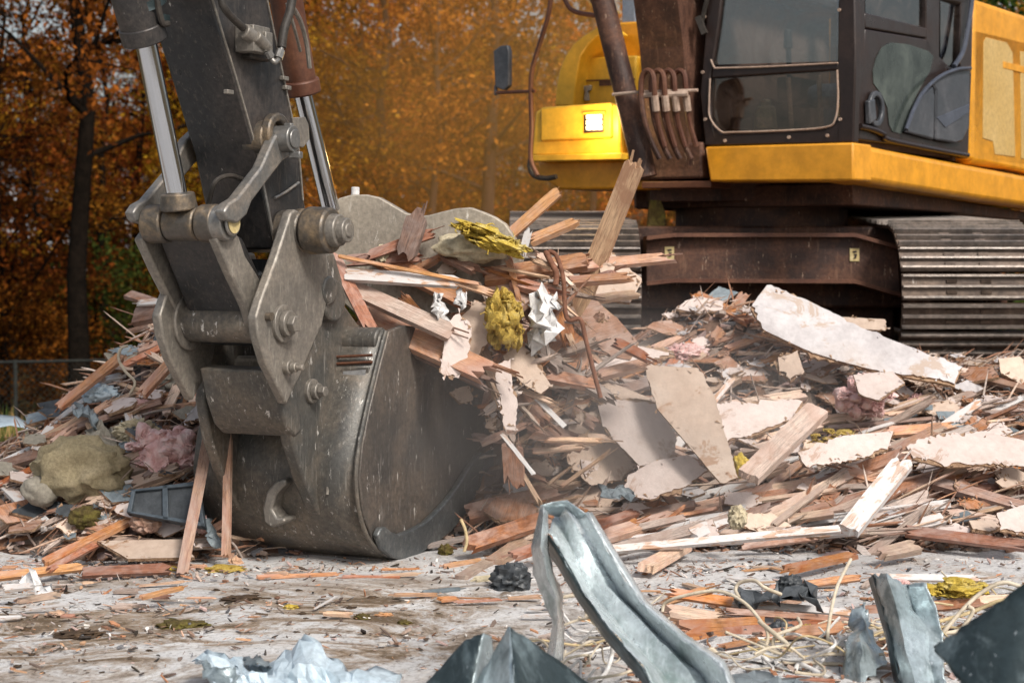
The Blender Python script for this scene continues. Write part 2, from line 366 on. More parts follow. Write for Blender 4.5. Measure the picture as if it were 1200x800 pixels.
b = MB(); b.tube(curve([pa(340, 4, .22), pa(352, 25, .2), pa(359, 50, .18), pa(363, 80, .17)]), .012, 8); b.tube(curve([pa(336, 4, .2), pa(344, 30, .2), pa(352, 60, .15)]), .008, 8); b.build('hydraulic_hose', M['ear'], EX)
b = MB(); b.tube(curve([pa(243, 243, .0), pa(252, 214, .05), pa(270, 206, .08), pa(292, 214, .1)]), .012, 8); b.build('grease_hose', M['rubber'], EX)
# small lugs on arm edge
for x, y in ((333, 92), (336, 103), (268, 108)):
    b = MB(); b.box(pa(x, y, .18), Sa*.012, Fa*.025, ZU*.01); b.build('lug', M['ear'], arm, bevel=.003)
b = MB(); b.tube([pa(322, 232, .178), pa(335, 225, .178), pa(350, 214, .178)], .007, 6); b.tube([pa(306, 205, .178), pa(314, 245, .178), pa(322, 285, .178)], .008, 6); b.build('weld_seam', M['link'], arm)

# ---- thumb cylinder (brown barrel right of the arm)
tc = MB(); p0 = pa(322, -80, -.02); p1 = pa(352, 98, -.02); tc.cyl(p0, p1, .082, n=28); d_ = (p1-p0).normalized()
cyl2 = tc.build('thumb_cylinder', M['brown_metal'], EX)
b = MB(); b.cyl(p1-d_*.02, p1+d_*.055, .098, n=28); b.build('gland', M['brown_metal'], cyl2, bevel=.01)
b = MB(); b.cyl(p1, pa(388, 246, -.02), .047, n=28); b.build('rod', M['chrome'], cyl2)
b = MB(); b.prism([pa(x, y, .12) for x, y in [(342, 138), (358, 137), (362, 146), (363, 163), (356, 173), (349, 172), (346, 160)]], -Sa*.02); b.build('keeper_plate', M['ear'], EX, bevel=.004)

# ---- bucket cylinder
s_ = -.02
bc = MB(); q0 = pa(138, -60, s_); q1 = pa(168, 40, s_); bc.cyl(q0, q1, .092, n=32); d_ = (q1-q0).normalized(); bc.cyl(q1-d_*.04, q1+d_*.035, .1, n=32)
bcyl = bc.build('bucket_cylinder', M['arm'], EX, bevel=.006)
b = MB(); b.cyl(q1+d_*.03, pa(210, 240, s_), .0475, n=32); b.build('rod', M['chrome'], bcyl)
b = MB(); b.ring(pa(164, 3, s_)-d_*.02, d_, .112, .09, .04); b.box(pa(187, 22, s_), Sa*.02, Fa*.05, ZU*.02); b.build('clamp', M['galv_dark'], bcyl)
b = MB(); b.tube(curve([pa(180, -40, .08), pa(184, 0, .09), pa(190, 26, .09), pa(197, 28, .09)]), .014, 8); b.build('hydraulic_hose', M['rubber'], EX)
M['orange_decal'] = patchy('faded_orange_paint', [(.5, .2, .1), (.62, .3, .18)], 9, .7, .2, vary=0)
def onbarrel(x, y, up=0.0):
    p = pa(x, y, s_); ax = (q1-q0).normalized(); f = q0+ax*(p-q0).dot(ax); a0_, b0_ = Fa, ax.cross(Fa).normalized(); return f, ax
fA, ax_ = onbarrel(152, 8); rows_ = []
for hh, a0d, a1d in ((0, 8, 30), (.05, -2, 40), (.11, -4, 44), (.16, 4, 40), (.19, 10, 30)):
    rows_.append([fA+ax_*hh+(Fa*math.cos(R(-a0d-(a1d-a0d)*k/5))+Sa*math.sin(R(-a0d-(a1d-a0d)*k/5)))*.0945 for k in range(6)])
b = MB(); b.grid(rows_); b.build('paint_patch', M['orange_decal'], bcyl, solid=.002)
b = MB(); b.cyl(pa(208, 226, s_), pa(210, 246, s_), .075, .085, 28); b.build('rod_eye', M['pin'], bcyl, bevel=.008)

# ---- upper pin bosses (left horizontal cylinder)
b = MB(); acyl(b, 220, 262, -.21, -.1, .088, ref=0); acyl(b, 220, 262, -.1, .07, .078, ref=0); acyl(b, 220, 262, .08, .17, .086, ref=0)
b.build('link_pin_boss', M['pin'], EX, bevel=.01)
b = MB(); c0 = pa(220, 262, 0)-Sa*.03; b.cyl(c0+Sa*.19, c0+Sa*.255, .084, .078, 32); b.cyl(c0+Sa*.26, c0+Sa*.275, .058, n=24); b.build('pin', M['link'], EX, bevel=.006)
b = MB(); b.tube([c0+Sa*.277+ZU*.0, c0+Sa*.279], .046, 20); b.build('pin_face', M['decal'], EX)
# ---- side links
def linkbar(s, name='side_link', dx=0):
    pts = [(262, 238), (272, 232), (300, 196), (316, 160), (326, 150), (338, 149), (346, 158), (346, 170), (336, 182), (325, 189), (312, 206), (289, 236), (283, 252), (272, 262), (260, 258), (256, 248)]
    q = [pa(x, y, .24) for x, y in pts]; q = [p+Sa*(s-.24) for p in q]
    m = MB(); m.prism(q, -Sa*.055); return m.build(name, M['link'], EX, bevel=.01)
linkbar(.27)
q = [pa(x, y, .24)+Sa*(-.215-.24) for x, y in [(262, 238), (272, 232), (300, 196), (316, 160), (326, 150), (338, 149), (346, 158), (346, 170), (336, 182), (325, 189), (312, 206), (289, 236), (283, 252), (272, 262), (260, 258), (256, 248)]]
m_ = MB(); m_.prism(q, -Sa*.05); m_.build('side_link', M['link'], EX, bevel=.008)
b = MB(); cc = pa(335, 163, .28); b.cyl(cc-Sa*.1, cc+Sa*.045, .062, n=32); b.cyl(cc+Sa*.045, cc+Sa*.055, .045, n=24); b.box(cc+Sa*.03-ZU*.075+V((.02, 0, 0)), Sa*.03, Fa*.016, ZU*.016); b.box(cc+Sa*.04+ZU*.06-V((.02, 0, 0)), Sa*.02, Fa*.014, ZU*.012); b.build('pin', M['link'], EX, bevel=.006)
b = MB(); b.ring(pa(318, 158, .2), Sa, .1, .06, .05); b.build('grease_ring', M['pin'], EX, bevel=.01)

# ---- power link (H link)
body = [(256, 272), (284, 278), (312, 338), (334, 382), (322, 406), (304, 404), (294, 370), (274, 318)]
plate(body, .165, .34, 'power_link', M['arm'], EX, .012)
pl = plate([(254, 280), (262, 268), (280, 276), (288, 300), (312, 338), (326, 358), (334, 380), (322, 404), (300, 398), (290, 360), (270, 318)], .19, .05, 'power_link_rib', M['ear'], EX, .01)
q = [pa(x, y, .19)-Sa*.4 for x, y in [(254, 280), (262, 268), (280, 276), (288, 300), (312, 338), (326, 358), (334, 380), (322, 404), (300, 398), (290, 360), (270, 318)]]
m_ = MB(); m_.prism(q, -Sa*.05); m_.build('power_link_rib', M['ear'], EX, bevel=.01)
b = MB(); acyl(b, 325, 379, -.22, .2, .094, ref=.27); b.build('lower_link_boss', M['bucket'], EX, bevel=.012)
b = MB(); c1 = pa(325, 379, .27); b.ring(c1-Sa*.5, Sa, .135, .06, .03); b.build('flange', M['ear'], EX, bevel=.008)
b = MB(); b.cyl(pa(296, 330, 0), pa(312, 318, .05), .035, n=16); b.box(pa(300, 312, .0), Sa*.16, Fa*.03, ZU*.035); b.build('cross_tube', M['arm'], EX, bevel=.006)

# ---- bucket
NB = .45; W = .92
BKT = empty('bucket', EX.location, None, None); BKT.parent = EX; BKT.location = (0, 0, 0); ORG['bucket'] = V(EX.location)
back = [(452, 388), (441, 430), (430, 476), (421, 520), (417, 560), (421, 600), (433, 633), (452, 650), (475, 656), (505, 647), (535, 624), (560, 592), (580, 548), (592, 504), (598, 470)]
P3 = [pa(x, y, NB) for x, y in back]
inner = [p+(V(pa(505, 500, NB))-p).normalized()*.03 for p in P3]
b = MB()
rows = [[p-Sa*(W*k/6) for k in range(7)] for p in curve(P3, 4)]
b.grid(rows); shell = b.build('shell', M['bucket'], BKT, solid=.035, smooth=60)
side = back+[(585, 440), (540, 400), (500, 384), (470, 381)]
def sideplate(s, mat='bucket_side'):
    q = [pa(x, y, NB)+Sa*(s-NB) for x, y in side]; m = MB(); m.prism(q, -Sa*.035); return m.build('side_plate', M[mat], BKT, bevel=.006)
sp = sideplate(NB+.02); sideplate(NB-W+.015)
b = MB(); rim = curve([pa(x, y, NB+.02) for x, y in back[:9]], 5); b.tube(rim, .011, 8); b.build('rim', M['bucket'], BKT)
cut = [(443, 627), (447, 618), (453, 617), (459, 623), (468, 626), (484, 620), (499, 612), (513, 599), (526, 585), (538, 568), (549, 550), (561, 534), (568, 530), (574, 542), (570, 560), (560, 576), (548, 600), (530, 622), (512, 636), (491, 650), (478, 656), (462, 654), (449, 643)]
b = MB(); b.prism([pa(x, y, NB+.06) for x, y in cut], -Sa*.035); b.build('side_cutter', M['cutter'], BKT, bevel=.008)
# heel wear strips, wrapped round the shell
for k0 in (0,):
    b = MB()
    pr = curve(P3[5:11], 4); b.grid([[p+(p-pa(505, 500, NB)).normalized()*.03-Sa*(.02+.86*j/4) for j in range(5)] for p in pr[8:16]]); b.build('heel_strip', M['bucket_side'], BKT, solid=.02, smooth=60)
# upper hinge box: tapered, wrapped between the ears and shell
NE = .27
b = MB()
hb = [(352, 300), (392, 296), (402, 330), (400, 352), (420, 380), (446, 388), (440, 440), (425, 505), (404, 600), (388, 622), (372, 598), (356, 560), (343, 518), (336, 472), (344, 420), (352, 360)]
b.prism([pa(x, y, NE-.03) for x, y in hb], -Sa*.07); b.build('ear', M['bucket'], BKT, bevel=.012)
q = [pa(x, y, NE-.03)-Sa*.46 for x, y in hb]; b = MB(); b.prism(q, -Sa*.06); b.build('ear', M['bucket'], BKT, bevel=.012)
ear = [(341, 249), (346, 245), (356, 250), (368, 262), (384, 300), (386, 340), (378, 380), (367, 405), (352, 440), (336, 474), (330, 462), (312, 425), (303, 395), (300, 372), (306, 352), (325, 300)]
b = MB(); b.prism([pa(x, y, NE+.03) for x, y in ear], -Sa*.05); b.build('hinge_plate', M['ear'], BKT, bevel=.01)
b = MB(); q = [pa(x, y, NE+.03)-Sa*.52 for x, y in ear]; b.prism(q, -Sa*.05); b.build('hinge_plate', M['ear'], BKT, bevel=.01)
# barrel end + torque tube on the shell top
b = MB(); b.cyl(pa(452, 400, NB)-Sa*.02, pa(452, 400, NB)-Sa*.9, .07, n=28); b.build('torque_tube', M['bucket'], BKT, bevel=.01)
b = MB(); b.cyl(pa(393, 352, .29), pa(393, 352, .29)-Sa*.3, .105, n=32); b.cyl(pa(388, 340, .31), pa(388, 340, .31)-Sa*.05, .07, n=28); b.build('rear_boss', M['bucket'], BKT, bevel=.012)
# connecting cross plate between the ears, lower down
def bp(x, y, o=0.0): return onp(x, y, OA+Fa*(.30+o)+V((0, 0, 0)), Fa)
b = MB(); b.prism([pa(x, y, .25) for x, y in [(320, 434), (334, 430), (346, 436), (354, 505), (346, 512), (336, 500), (328, 474)]], -Sa*.41); b.build('cross_plate', M['bucket'], BKT, bevel=.012)
b = MB(); b.cyl(bp(274, 427, -.04), bp(316, 427, -.04), .045, n=20); b.build('stop_bar', M['ear'], BKT, bevel=.006)

# far side shoulder of the bucket seen at its left edge

# bolts
def bolt(x, y, s, r, name='bolt', mat='ear', par=None):
    m = MB(); c = pa(x, y, s); m.cyl(c-Sa*.02, c+Sa*.02, r*1.7, n=24); m.cyl(c+Sa*.02, c+Sa*.05, r*1.15, n=20); m.cyl(c+Sa*.05, c+Sa*.085, r*.8, n=6); m.build(name, M[mat], par or BKT, bevel=.004)
bolt(330, 379, NE+.03, .052, 'hinge_pin'); bolt(364, 458, NE-.03, .035); bolt(337, 430, NE+.04, .02)
m_ = MB(); c = pa(317, 371, NE+.05); m_.cyl(c-Sa*.02, c+Sa*.01, .02, n=16); m_.build('bolt', M['pin'], BKT)
# nameplate and weld trims on shell near the side
def shp(x, y, o=.025):  # on the back skin, facing Fa
    return onp(x, y, OA+Fa*(.22), Fa)
skin = (P3[0]+P3[1])/2
def sk(x, y, o): return onp(x, y, skin+Fa*o, Fa)
b = MB(); b.prism([sk(x, y, .085) for x, y in [(399, 432), (432, 430), (432, 446), (399, 449)]], -Fa*.02); npl = b.build('nameplate', M['bucket'], BKT, bevel=.004)
b = MB(); b.prism([sk(x, y, .09) for x, y in [(402, 435), (428, 433), (428, 444), (402, 446)]], -Fa*.006); b.build('plate_face', M['plate'], BKT)
b = MB()
for yy in (417, 425): b.tube([sk(395, yy+1, .07), sk(436, yy-1, .07)], .008, 6)
b.build('weld_bead', M['brown_metal'], BKT)
# lifting eye on the back
def hk(x, y, o=0): return onp(x, y, P3[5]+Fa*(.06+o)-Sa*.4, Fa)
b = MB(); b.prism([hk(x, y, .05) for x, y in [(322, 564), (333, 560), (336, 566), (324, 578), (318, 596), (324, 606), (333, 607), (334, 612), (318, 618), (309, 612), (307, 596), (312, 576)]], -Fa*.14); b.build('lifting_eye', M['ear'], BKT, bevel=.012)
b = MB(); b.tube(curve([pa(x, y, NB)-Sa*.15+Fa*.04 for x, y in [(438, 470), (425, 530), (420, 580)]], 5), .008, 6); b.build('weld_bead', M['ear'], BKT)
# stick / bucket pin stack
b = MB(); c = pa(390, 270, .45); b.cyl(c-Sa*.28, c-Sa*.2, .098, n=32); b.cyl(c-Sa*.19, c-Sa*.14, .105, n=32); b.cyl(c-Sa*.13, c+Sa*.0, .113, .108, 36); b.build('main_pin_boss', M['pin'], EX, bevel=.012)
b = MB(); b.cyl(c-Sa*.02, c+Sa*.045, .08, .075, 32); b.cyl(c+Sa*.04, c+Sa*.085, .058, n=28); b.cyl(c+Sa*.08, c+Sa*.092, .035, n=20); b.build('main_pin', M['ear'], EX, bevel=.008)
# ---- thumb plate behind the load
nt = V((-.12, -1, .0)).normalized(); ot = V((-.6, 9.0, 0))
th = [(366, 262), (375, 250), (385, 240), (398, 232), (412, 228), (430, 228), (444, 231), (460, 240), (475, 249), (490, 253), (503, 252), (518, 248), (535, 244), (552, 243), (566, 248), (580, 254), (592, 262), (602, 276), (612, 300), (612, 345), (520, 380), (430, 380), (385, 340), (365, 300)]
b = MB(); b.prism([onp(x, y, ot, nt) for x, y in th], -nt*.09); tb = b.build('thumb', M['thumb'], EX, bevel=.008)
b = MB(); b.cyl(onp(415, 231, ot, nt)-nt*.03, onp(415, 219, ot, nt)-nt*.03, .022, n=14); b.build('stub', M['paper'], tb, bevel=.004)

# ---- boom (mostly above the frame)
def boxpath(sts, mat, name, parent):
    m = MB(); rows = []
    for (c, w, h, ax) in sts:
        rows.append([c+Su*w-ax*h, c+Su*w+ax*h, c-Su*w+ax*h, c-Su*w-ax*h])
    for i in range(len(rows)-1):
        for j in range(4): m.add([rows[i][j], rows[i][(j+1) % 4], rows[i+1][(j+1) % 4], rows[i+1][j]], [(0, 1, 2, 3)])
    m.add(rows[0], [(0, 1, 2, 3)]); m.add(rows[-1], [(0, 1, 2, 3)])
    return m.build(name, mat, parent, bevel=.01)
sb = -1.38
boom_c = [ps(800, 205, sb), ps(795, 60, sb), ps(778, -90, sb), ps(752, -300, sb)]
tip = pa(150, -430, 0)
b0 = boom_c[-1]; el = b0+Fu*1.2+ZU*.9; mid = (el+tip)/2+ZU*.25
boxpath([(boom_c[0], .17, .2, Fu), (boom_c[1], .18, .24, Fu), (boom_c[2], .18, .26, Fu), (b0, .18, .28, (Fu*.9-ZU*.4).normalized()), (el, .18, .3, (Fu*.4-ZU*.9).normalized()), (mid, .17, .25, (Fu*-.1-ZU).normalized()), (tip+ZU*.1, .15, .18, (-ZU))], M['under'], 'boom', EX)
b = MB(); b.cyl(pf(757, 208, .35), pf(706, 0, .45), .082, n=28); b.cyl(pf(706, 0, .45), pf(686, -85, .5), .088, n=28); bb = b.build('boom_cylinder', M['under'], EX)
b = MB(); b.cyl(pf(686, -85, .5), b0+Fu*.9+ZU*.5, .045, n=20); b.build('rod', M['chrome'], bb)

M['edgegrey'] = patchy('glossy_slate_plastic', [(.045, .052, .07), (.09, .1, .13)], 2, .3, .05, vary=0)
# ---- cab
CAB = empty('cab', (0, 0, 0), None, None); CAB.parent = EX; ORG['cab'] = V(EX.location)
def fpoly(pts, o, t, name, mat, par, bevel=.006, f=pf, n=Fu):
    m = MB(); m.prism([f(x, y, o) for x, y in pts], -n*t); return m.build(name, mat, par, bevel=bevel)
m = MB()
for pts in ([(826, 171), (820, 110), (826, 40), (836, -90), (856, -90), (842, 30), (835, 76), (831, 100), (833, 140), (842, 171)],
            [(979, 168), (983, 120), (981, 76), (984, -90), (1000, -90), (1003, 60), (1000, 167)],
            [(838, 171), (834, 146), (845, 157), (858, 158), (965, 152), (977, 146), (986, 130), (984, 168)],
            [(833, 92), (835, 78), (983, 73), (983, 82)],
            [(842, -90), (845, -120), (1000, -125), (990, -90)]):
    m.prism([pf(x, y, 0) for x, y in pts], -Fu*.09)
m.build('front_frame', M['cab'], CAB, bevel=.012)
m = MB(); m.tube(curve([pf(x, y, .006) for x, y in [(833, 70), (837, 79), (844, 80), (905, 78), (982, 74)]], 5), .007, 6)
m.tube(curve([pf(x, y, .006) for x, y in [(832, 92), (831, 118), (832, 138), (845, 154), (860, 155), (920, 153), (968, 149), (979, 139), (982, 115), (981, 82)]], 5), .007, 6); m.build('window_seal', M['seal'], CAB)
fpoly([(838, 76), (846, -90), (984, -90), (982, 72)], -.03, .008, 'windscreen', M['glass'], CAB, 0)
fpoly([(833, 88), (833, 142), (848, 155), (972, 150), (983, 138), (982, 80)], -.03, .008, 'lower_window', M['darkglass'], CAB, 0)
for x, y in ((826, 20), (824, 85), (827, 140), (984, 12), (985, 140), (850, 165), (925, 161), (970, 159)):
    m = MB(); c = pf(x, y, 0); m.cyl(c, c+Fu*.012, .012, n=10); m.build('frame_bolt', M['seal'], CAB)
m = MB(); m.bar(pf(833, -20, .03), pf(822, 28, .03), .03, .02); m.bar(pf(818, 20, .06), pf(826, 40, .05), .04, .04); m.build('wiper_arm', M['rubber'], CAB)
# side wall
m = MB()
for pts in ([(1001, 168), (1004, -90), (1014, -90), (1014, 60), (1007, 162)], [(1085, 70), (1086, -90), (1102, -90), (1101, 70)], [(1013, 22), (1014, 15), (1086, 33), (1086, 45), (1014, 33)],
            [(1124, 70), (1130, -90), (1142, -90), (1139, 84), (1128, 90)], [(1004, -90), (1004, -115), (1142, -110), (1142, -90)]):
    m.prism([ps(x, y, 0) for x, y in pts], -Su*.08)
m.build('side_frame', M['cab'], CAB, bevel=.01)
m = MB(); m.prism([ps(x, y, .0) for x, y in [(1006, 164), (1014, 34), (1086, 46), (1101, 66), (1112, 78), (1139, 84), (1135, 186), (1070, 172)]], -Su*.07); door = m.build('door', M['cab'], CAB, bevel=.012)
m = MB(); m.prism([ps(x, y, .006) for x, y in [(1024, 98), (1023, 84), (1027, 68), (1034, 55), (1044, 50), (1064, 52), (1088, 60), (1094, 66), (1090, 84), (1078, 104), (1066, 130), (1061, 150), (1056, 157), (1046, 154), (1042, 146), (1040, 126), (1034, 112)]], -Su*.01); m.build('door_window', M['doorpane'], CAB)
m = MB(); m.ring(ps(1024, 128, .01), Su, .125, .085, .03, 24); hnd = m.build('handle_recess', M['plastic'], CAB, bevel=.008)
m = MB(); m.prism([ps(x, y, .05) for x, y in [(1019, 118), (1026, 116), (1028, 140), (1020, 146)]], -Su*.04); m.build('door_handle', M['plastic'], CAB, bevel=.01)
m = MB(); m.tube(curve([ps(x, y, .02) for x, y in [(1008, 148), (1024, 152), (1036, 158), (1042, 164), (1100, 176), (1134, 182)]], 5), .02, 8); m.build('door_sill', M['cab'], CAB)
fpoly([(1014, -90), (1014, 18), (1085, 34), (1086, -90)], -.03, .008, 'side_window', M['glass'], CAB, 0, ps, Su)
fpoly([(1102, -90), (1102, 70), (1112, 78), (1124, 60), (1130, -90)], -.03, .008, 'rear_window', M['glass'], CAB, 0, ps, Su)
# dark swoosh panel
m = MB(); m.prism([ps(x, y, .035) for x, y in [(1062, 155), (1070, 132), (1082, 110), (1094, 101), (1096, 112), (1095, 164)]], -Su*.03); m.build('quarter_panel', M['plastic'], CAB, bevel=.015)
m = MB(); m.prism([ps(x, y, .04) for x, y in [(1097, 164), (1098, 106), (1094, 98), (1106, 88), (1122, 82), (1137, 80), (1136, 150), (1128, 166), (1120, 168)]], -Su*.03); m.build('quarter_panel', M['plastic'], CAB, bevel=.018)
m = MB(); m.tube(curve([ps(x, y, .055) for x, y in [(1062, 152), (1070, 130), (1082, 108), (1100, 91), (1120, 82), (1137, 80)]], 6), .016, 8); m.tube(curve([ps(x, y, .05) for x, y in [(1118, 78), (1128, 62), (1133, 40), (1139, 0), (1142, -60)]], 5), .02, 8); m.build('panel_edge', M['edgegrey'], CAB)
m = MB(); m.prism([ps(x, y, .045) for x, y in [(1098, 138), (1136, 122), (1136, 132), (1108, 150)]], -Su*.01); m.build('panel_crease', M['edgegrey'], CAB, bevel=.004)
# inside the cab
m = MB(); A0 = ps(1138, 186, -.06); fl = pf(905, 166, -.1)
flo = [pf(832, 168, -.1), pf(995, 166, -.1), ps(1138, 186, -.1), ]; back_off = (ps(1138, 100, -.05)-pf(995, 100, -.05))
z0 = K.z+1.53+133/2000*11.6*1.0
cabc = K-Su*.58-Fu*1.1; cabc.z = 2.32
m.box(cabc, Su*.5, Fu*.95, ZU*.03); m.build('cab_floor', M['interior'], CAB)
m = MB(); m.box(cabc-Fu*.98+ZU*.55, Su*.52, Fu*.03, ZU*.6); m.box(cabc-Su*.55+ZU*.6, Su*.02, Fu*.95, ZU*.6); m.build('rear_wall', M['interior'], CAB)
m = MB(); m.box(cabc-Fu*.2+ZU*.42, Su*.25, Fu*.26, ZU*.08); m.box(cabc-Fu*.5+ZU*.85, Su*.24, Fu*.08, ZU*.42); m.box(cabc-Fu*.2+ZU*.18, Su*.18, Fu*.2, ZU*.18); m.build('operator_seat', M['seat'], CAB, bevel=.06)
for sgn in (-1, 1):
    m = MB(); m.box(cabc+Su*.34*sgn-Fu*.05+ZU*.45, Su*.07, Fu*.25, ZU*.1); m.tube([cabc+Su*.34*sgn+Fu*.12+ZU*.5, cabc+Su*.33*sgn+Fu*.17+ZU*.78], .022, 8); m.cyl(cabc+Su*.33*sgn+Fu*.17+ZU*.76, cabc+Su*.33*sgn+Fu*.18+ZU*.9, .035, .028, 12); m.build('control_lever', M['rubber'], CAB, bevel=.01)
for k in (-.12, .12):
    m = MB(); m.tube([cabc+Su*k+Fu*.5+ZU*.02, cabc+Su*k+Fu*.58+ZU*.5], .018, 8); m.box(cabc+Su*k+Fu*.55+ZU*.12, Su*.06, Fu*.1, ZU*.015); m.build('travel_pedal', M['seal'], CAB)
m = MB(); m.cyl(cabc-Su*.28+Fu*.62+ZU*.12, cabc-Su*.28+Fu*.62+ZU*.3, .09, .07, 18); m.cyl(cabc-Su*.28+Fu*.62+ZU*.3, cabc-Su*.28+Fu*.62+ZU*.35, .04, n=12); m.build('jug', M['cfoam'], CAB, bevel=.02)
m = MB(); rc = K-Su*.58-Fu*1.1; rc.z = 3.5; [m.box(rc+Su*q_*.45, Su*.13, Fu*1.12, ZU*.05) for q_ in (-1, 1)]; [m.box(rc+Fu*q_*.95, Su*.32, Fu*.17, ZU*.05) for q_ in (-1, 1)]; m.build('cab_roof', M['cab'], CAB, bevel=.03)

# ---- upper deck, yellow skirts
fpoly([(826, 172), (1000, 167), (1000, 211), (992, 212), (832, 213)], .05, .3, 'front_skirt', M['yellow'], EX, .015)
m = MB(); m.prism([ps(x, y, .05) for x, y in [(1001, 167), (1060, 179), (1240, 213), (1240, 247), (1120, 230), (1050, 219), (1001, 211)]], -Su*.3); m.build('side_skirt', M['yellow'], EX, bevel=.04)
m = MB(); m.prism([ps(x, y, .0) for x, y in [(1140, 32), (1150, 34), (1180, 41), (1260, 62), (1260, 214), (1134, 187)]], -Su*1.0); hs = m.build('side_housing', M['yellow'], EX, bevel=.03)
m = MB(); m.prism([ps(x, y, .006) for x, y in [(1153, 50), (1156, 44), (1180, 50), (1187, 62), (1190, 184), (1166, 181), (1164, 166), (1152, 162)]], -Su*.01); m.build('recess_panel', M['greypanel'], hs, bevel=.004)
m = MB(); m.prism([ps(x, y, .006) for x, y in [(1196, 60), (1240, 70), (1240, 192), (1197, 186)]], -Su*.01); m.build('recess_panel', M['greypanel'], hs, bevel=.004)
m = MB(); m.prism([ps(x, y, .01) for x, y in [(1176, 72), (1240, 88), (1240, 96), (1176, 80)]], -Su*.01); m.build('trim_bar', M['yellow'], hs, bevel=.003)
m = MB(); m.prism([ps(x, y, -.35) for x, y in [(1130, 2), (1142, 5), (1166, 12), (1177, 24), (1178, 44), (1130, 40)]], -Su*.5); bx_ = m.build('engine_cover', M['bluegrey'], EX, bevel=.02)
m = MB(); m.prism([ps(x, y, -.345) for x, y in [(1143, 18), (1162, 22), (1166, 34), (1144, 30)]], -Su*.01); m.build('recess_panel', M['greypanel'], bx_)
m = MB(); dk = K-Su*1.2-Fu*2.1; dk.z = 2.18; m.box(dk, Su*1.1, Fu*1.6, ZU*.08); m.build('upper_deck', M['under'], EX, bevel=.01)
m = MB(); m.box(V((1.8, 13.45, 2.02)), V((.78, 0, 0)), V((0, .85, 0)), ZU*.09); m.build('deck_underside', M['under'], EX, bevel=.01)
m = MB(); m.prism([pf(x, y, .02) for x, y in [(752, 213), (833, 212), (833, 220), (752, 221)]], -Fu*.3); m.build('front_lip', M['brown_metal'], EX, bevel=.006)
m = MB(); m.prism([ps(x, y, -.15) for x, y in [(1000, 214), (1200, 248), (1240, 254), (1240, 262), (1130, 250), (1000, 240)]], -Su*1.8); m.build('belly_plate', M['under'], EX, bevel=.01)
# engine area behind the boom foot
m = MB(); m.box(K-Su*1.9-Fu*1.5+ZU*2.55, Su*.5, Fu*.6, ZU*.33); m.build('valve_block', M['under'], EX, bevel=.02)
m = MB(); m.box(K-Su*1.35-Fu*3.3+ZU*2.9, Su*1.35, Fu*1.0, ZU*.65); m.build('engine_housing', M['yellow'], EX, bevel=.05)
# hoses at the boom foot
for i, x in enumerate((759, 771, 783, 796)):
    m = MB(); o = .52-.05*i
    m.tube(curve([pf(x-8, 112, o), pf(x-7, 92, o), pf(x-1, 83, o), pf(x+6, 88, o), pf(x+8, 108, o), pf(x+11, 140, o-.05), pf(x+20, 172, o-.1)], 6), .02, 8); h_ = m.build('hydraulic_hose', M['brown_metal'], EX)
    m = MB(); m.tube([pf(x+8, 112, o), pf(x+10, 130, o-.03)], .028, 8); m.build('hose_collar', M['seal'], h_)
    m = MB(); m.tube(curve([pf(x-8, 112, o), pf(x-4, 140, o), pf(x+4, 165, o-.05), pf(x+14, 186, o-.1)], 6), .02, 8); m.build('hydraulic_hose', M['under'], EX)
m = MB(); m.tube([pf(718, 111, .5), pf(750, 108, .5), pf(818, 106, .36)], .012, 8); m.tube([pf(750, 112, .5), pf(806, 110, .4)], .022, 8); m.build('hose_clamp_rail', M['seal'], EX)
m = MB(); m.box(pf(790, 190, -.1), Su*.3, Fu*.12, ZU*.13); m.cyl(pf(815, 170, -.1), pf(815, 195, -.1), .12, n=20); m.build('pump_block', M['under'], EX, bevel=.02)

# ---- right hand tool box with the lit work lamp
m = MB(); m.prism([pf(x, y, 0) for x, y in [(627, 131), (632, 128), (718, 121), (727, 124), (727, 181), (622, 184)]], -Fu*.5); tbx = m.build('tool_box', M['yellow_pale'], EX, bevel=.02)
m = MB(); m.prism([pf(x, y, .02) for x, y in [(633, 126), (716, 120), (717, 160), (716, 162), (633, 166)]], -Fu*.05); m.build('box_lid', M['yellow_pale'], tbx, bevel=.015)
m = MB(); m.prism([pf(x, y, .09) for x, y in [(620, 182), (728, 179), (728, 187), (624, 189)]], -Fu*.3); m.build('step_lip', M['yellow_pale'], tbx, bevel=.006)
m = MB(); m.prism([pf(x, y, -.05) for x, y in [(630, 189), (770, 187), (770, 222), (655, 222), (632, 206)]], -Fu*.5); m.build('lower_panel', M['yellow'], tbx, bevel=.02)
m = MB(); m.prism([pf(x, y, .03) for x, y in [(684, 133), (707, 132), (707, 155), (684, 156)]], -Fu*.02); lp = m.build('work_lamp', M['cab'], EX, bevel=.004)
for yy in (135.0, 141.4, 147.8):
    m = MB(); m.prism([pf(x, y, .04) for x, y in [(687, yy), (704.5, yy-.6), (704.5, yy+4.2), (687, yy+4.6)]], -Fu*.012); m.build('lamp_lens', M['lamp'], lp)
m = MB(); m.prism([pf(x, y, .05) for x, y in [(683, 131.5), (708, 130.5), (708, 133.5), (683, 134.5)]], -Fu*.03); m.build('bezel', M['yellow_pale'], lp, bevel=.003)
ll = bpy.data.lights.new('work_lamp_light', 'POINT'); ll.energy = 14; ll.color = (1, .66, .28); ll.shadow_soft_size = .06; lo = bpy.data.objects.new('work_lamp_light', ll); C.objects.link(lo); lo.location = pf(695, 144, .22)
m = MB(); m.tube(curve([pf(x, y, .1) for x, y in [(622, 185), (621, 196), (626, 206), (640, 209), (652, 207)]], 5), .02, 8); m.build('step_bar', M['rubber'], EX)
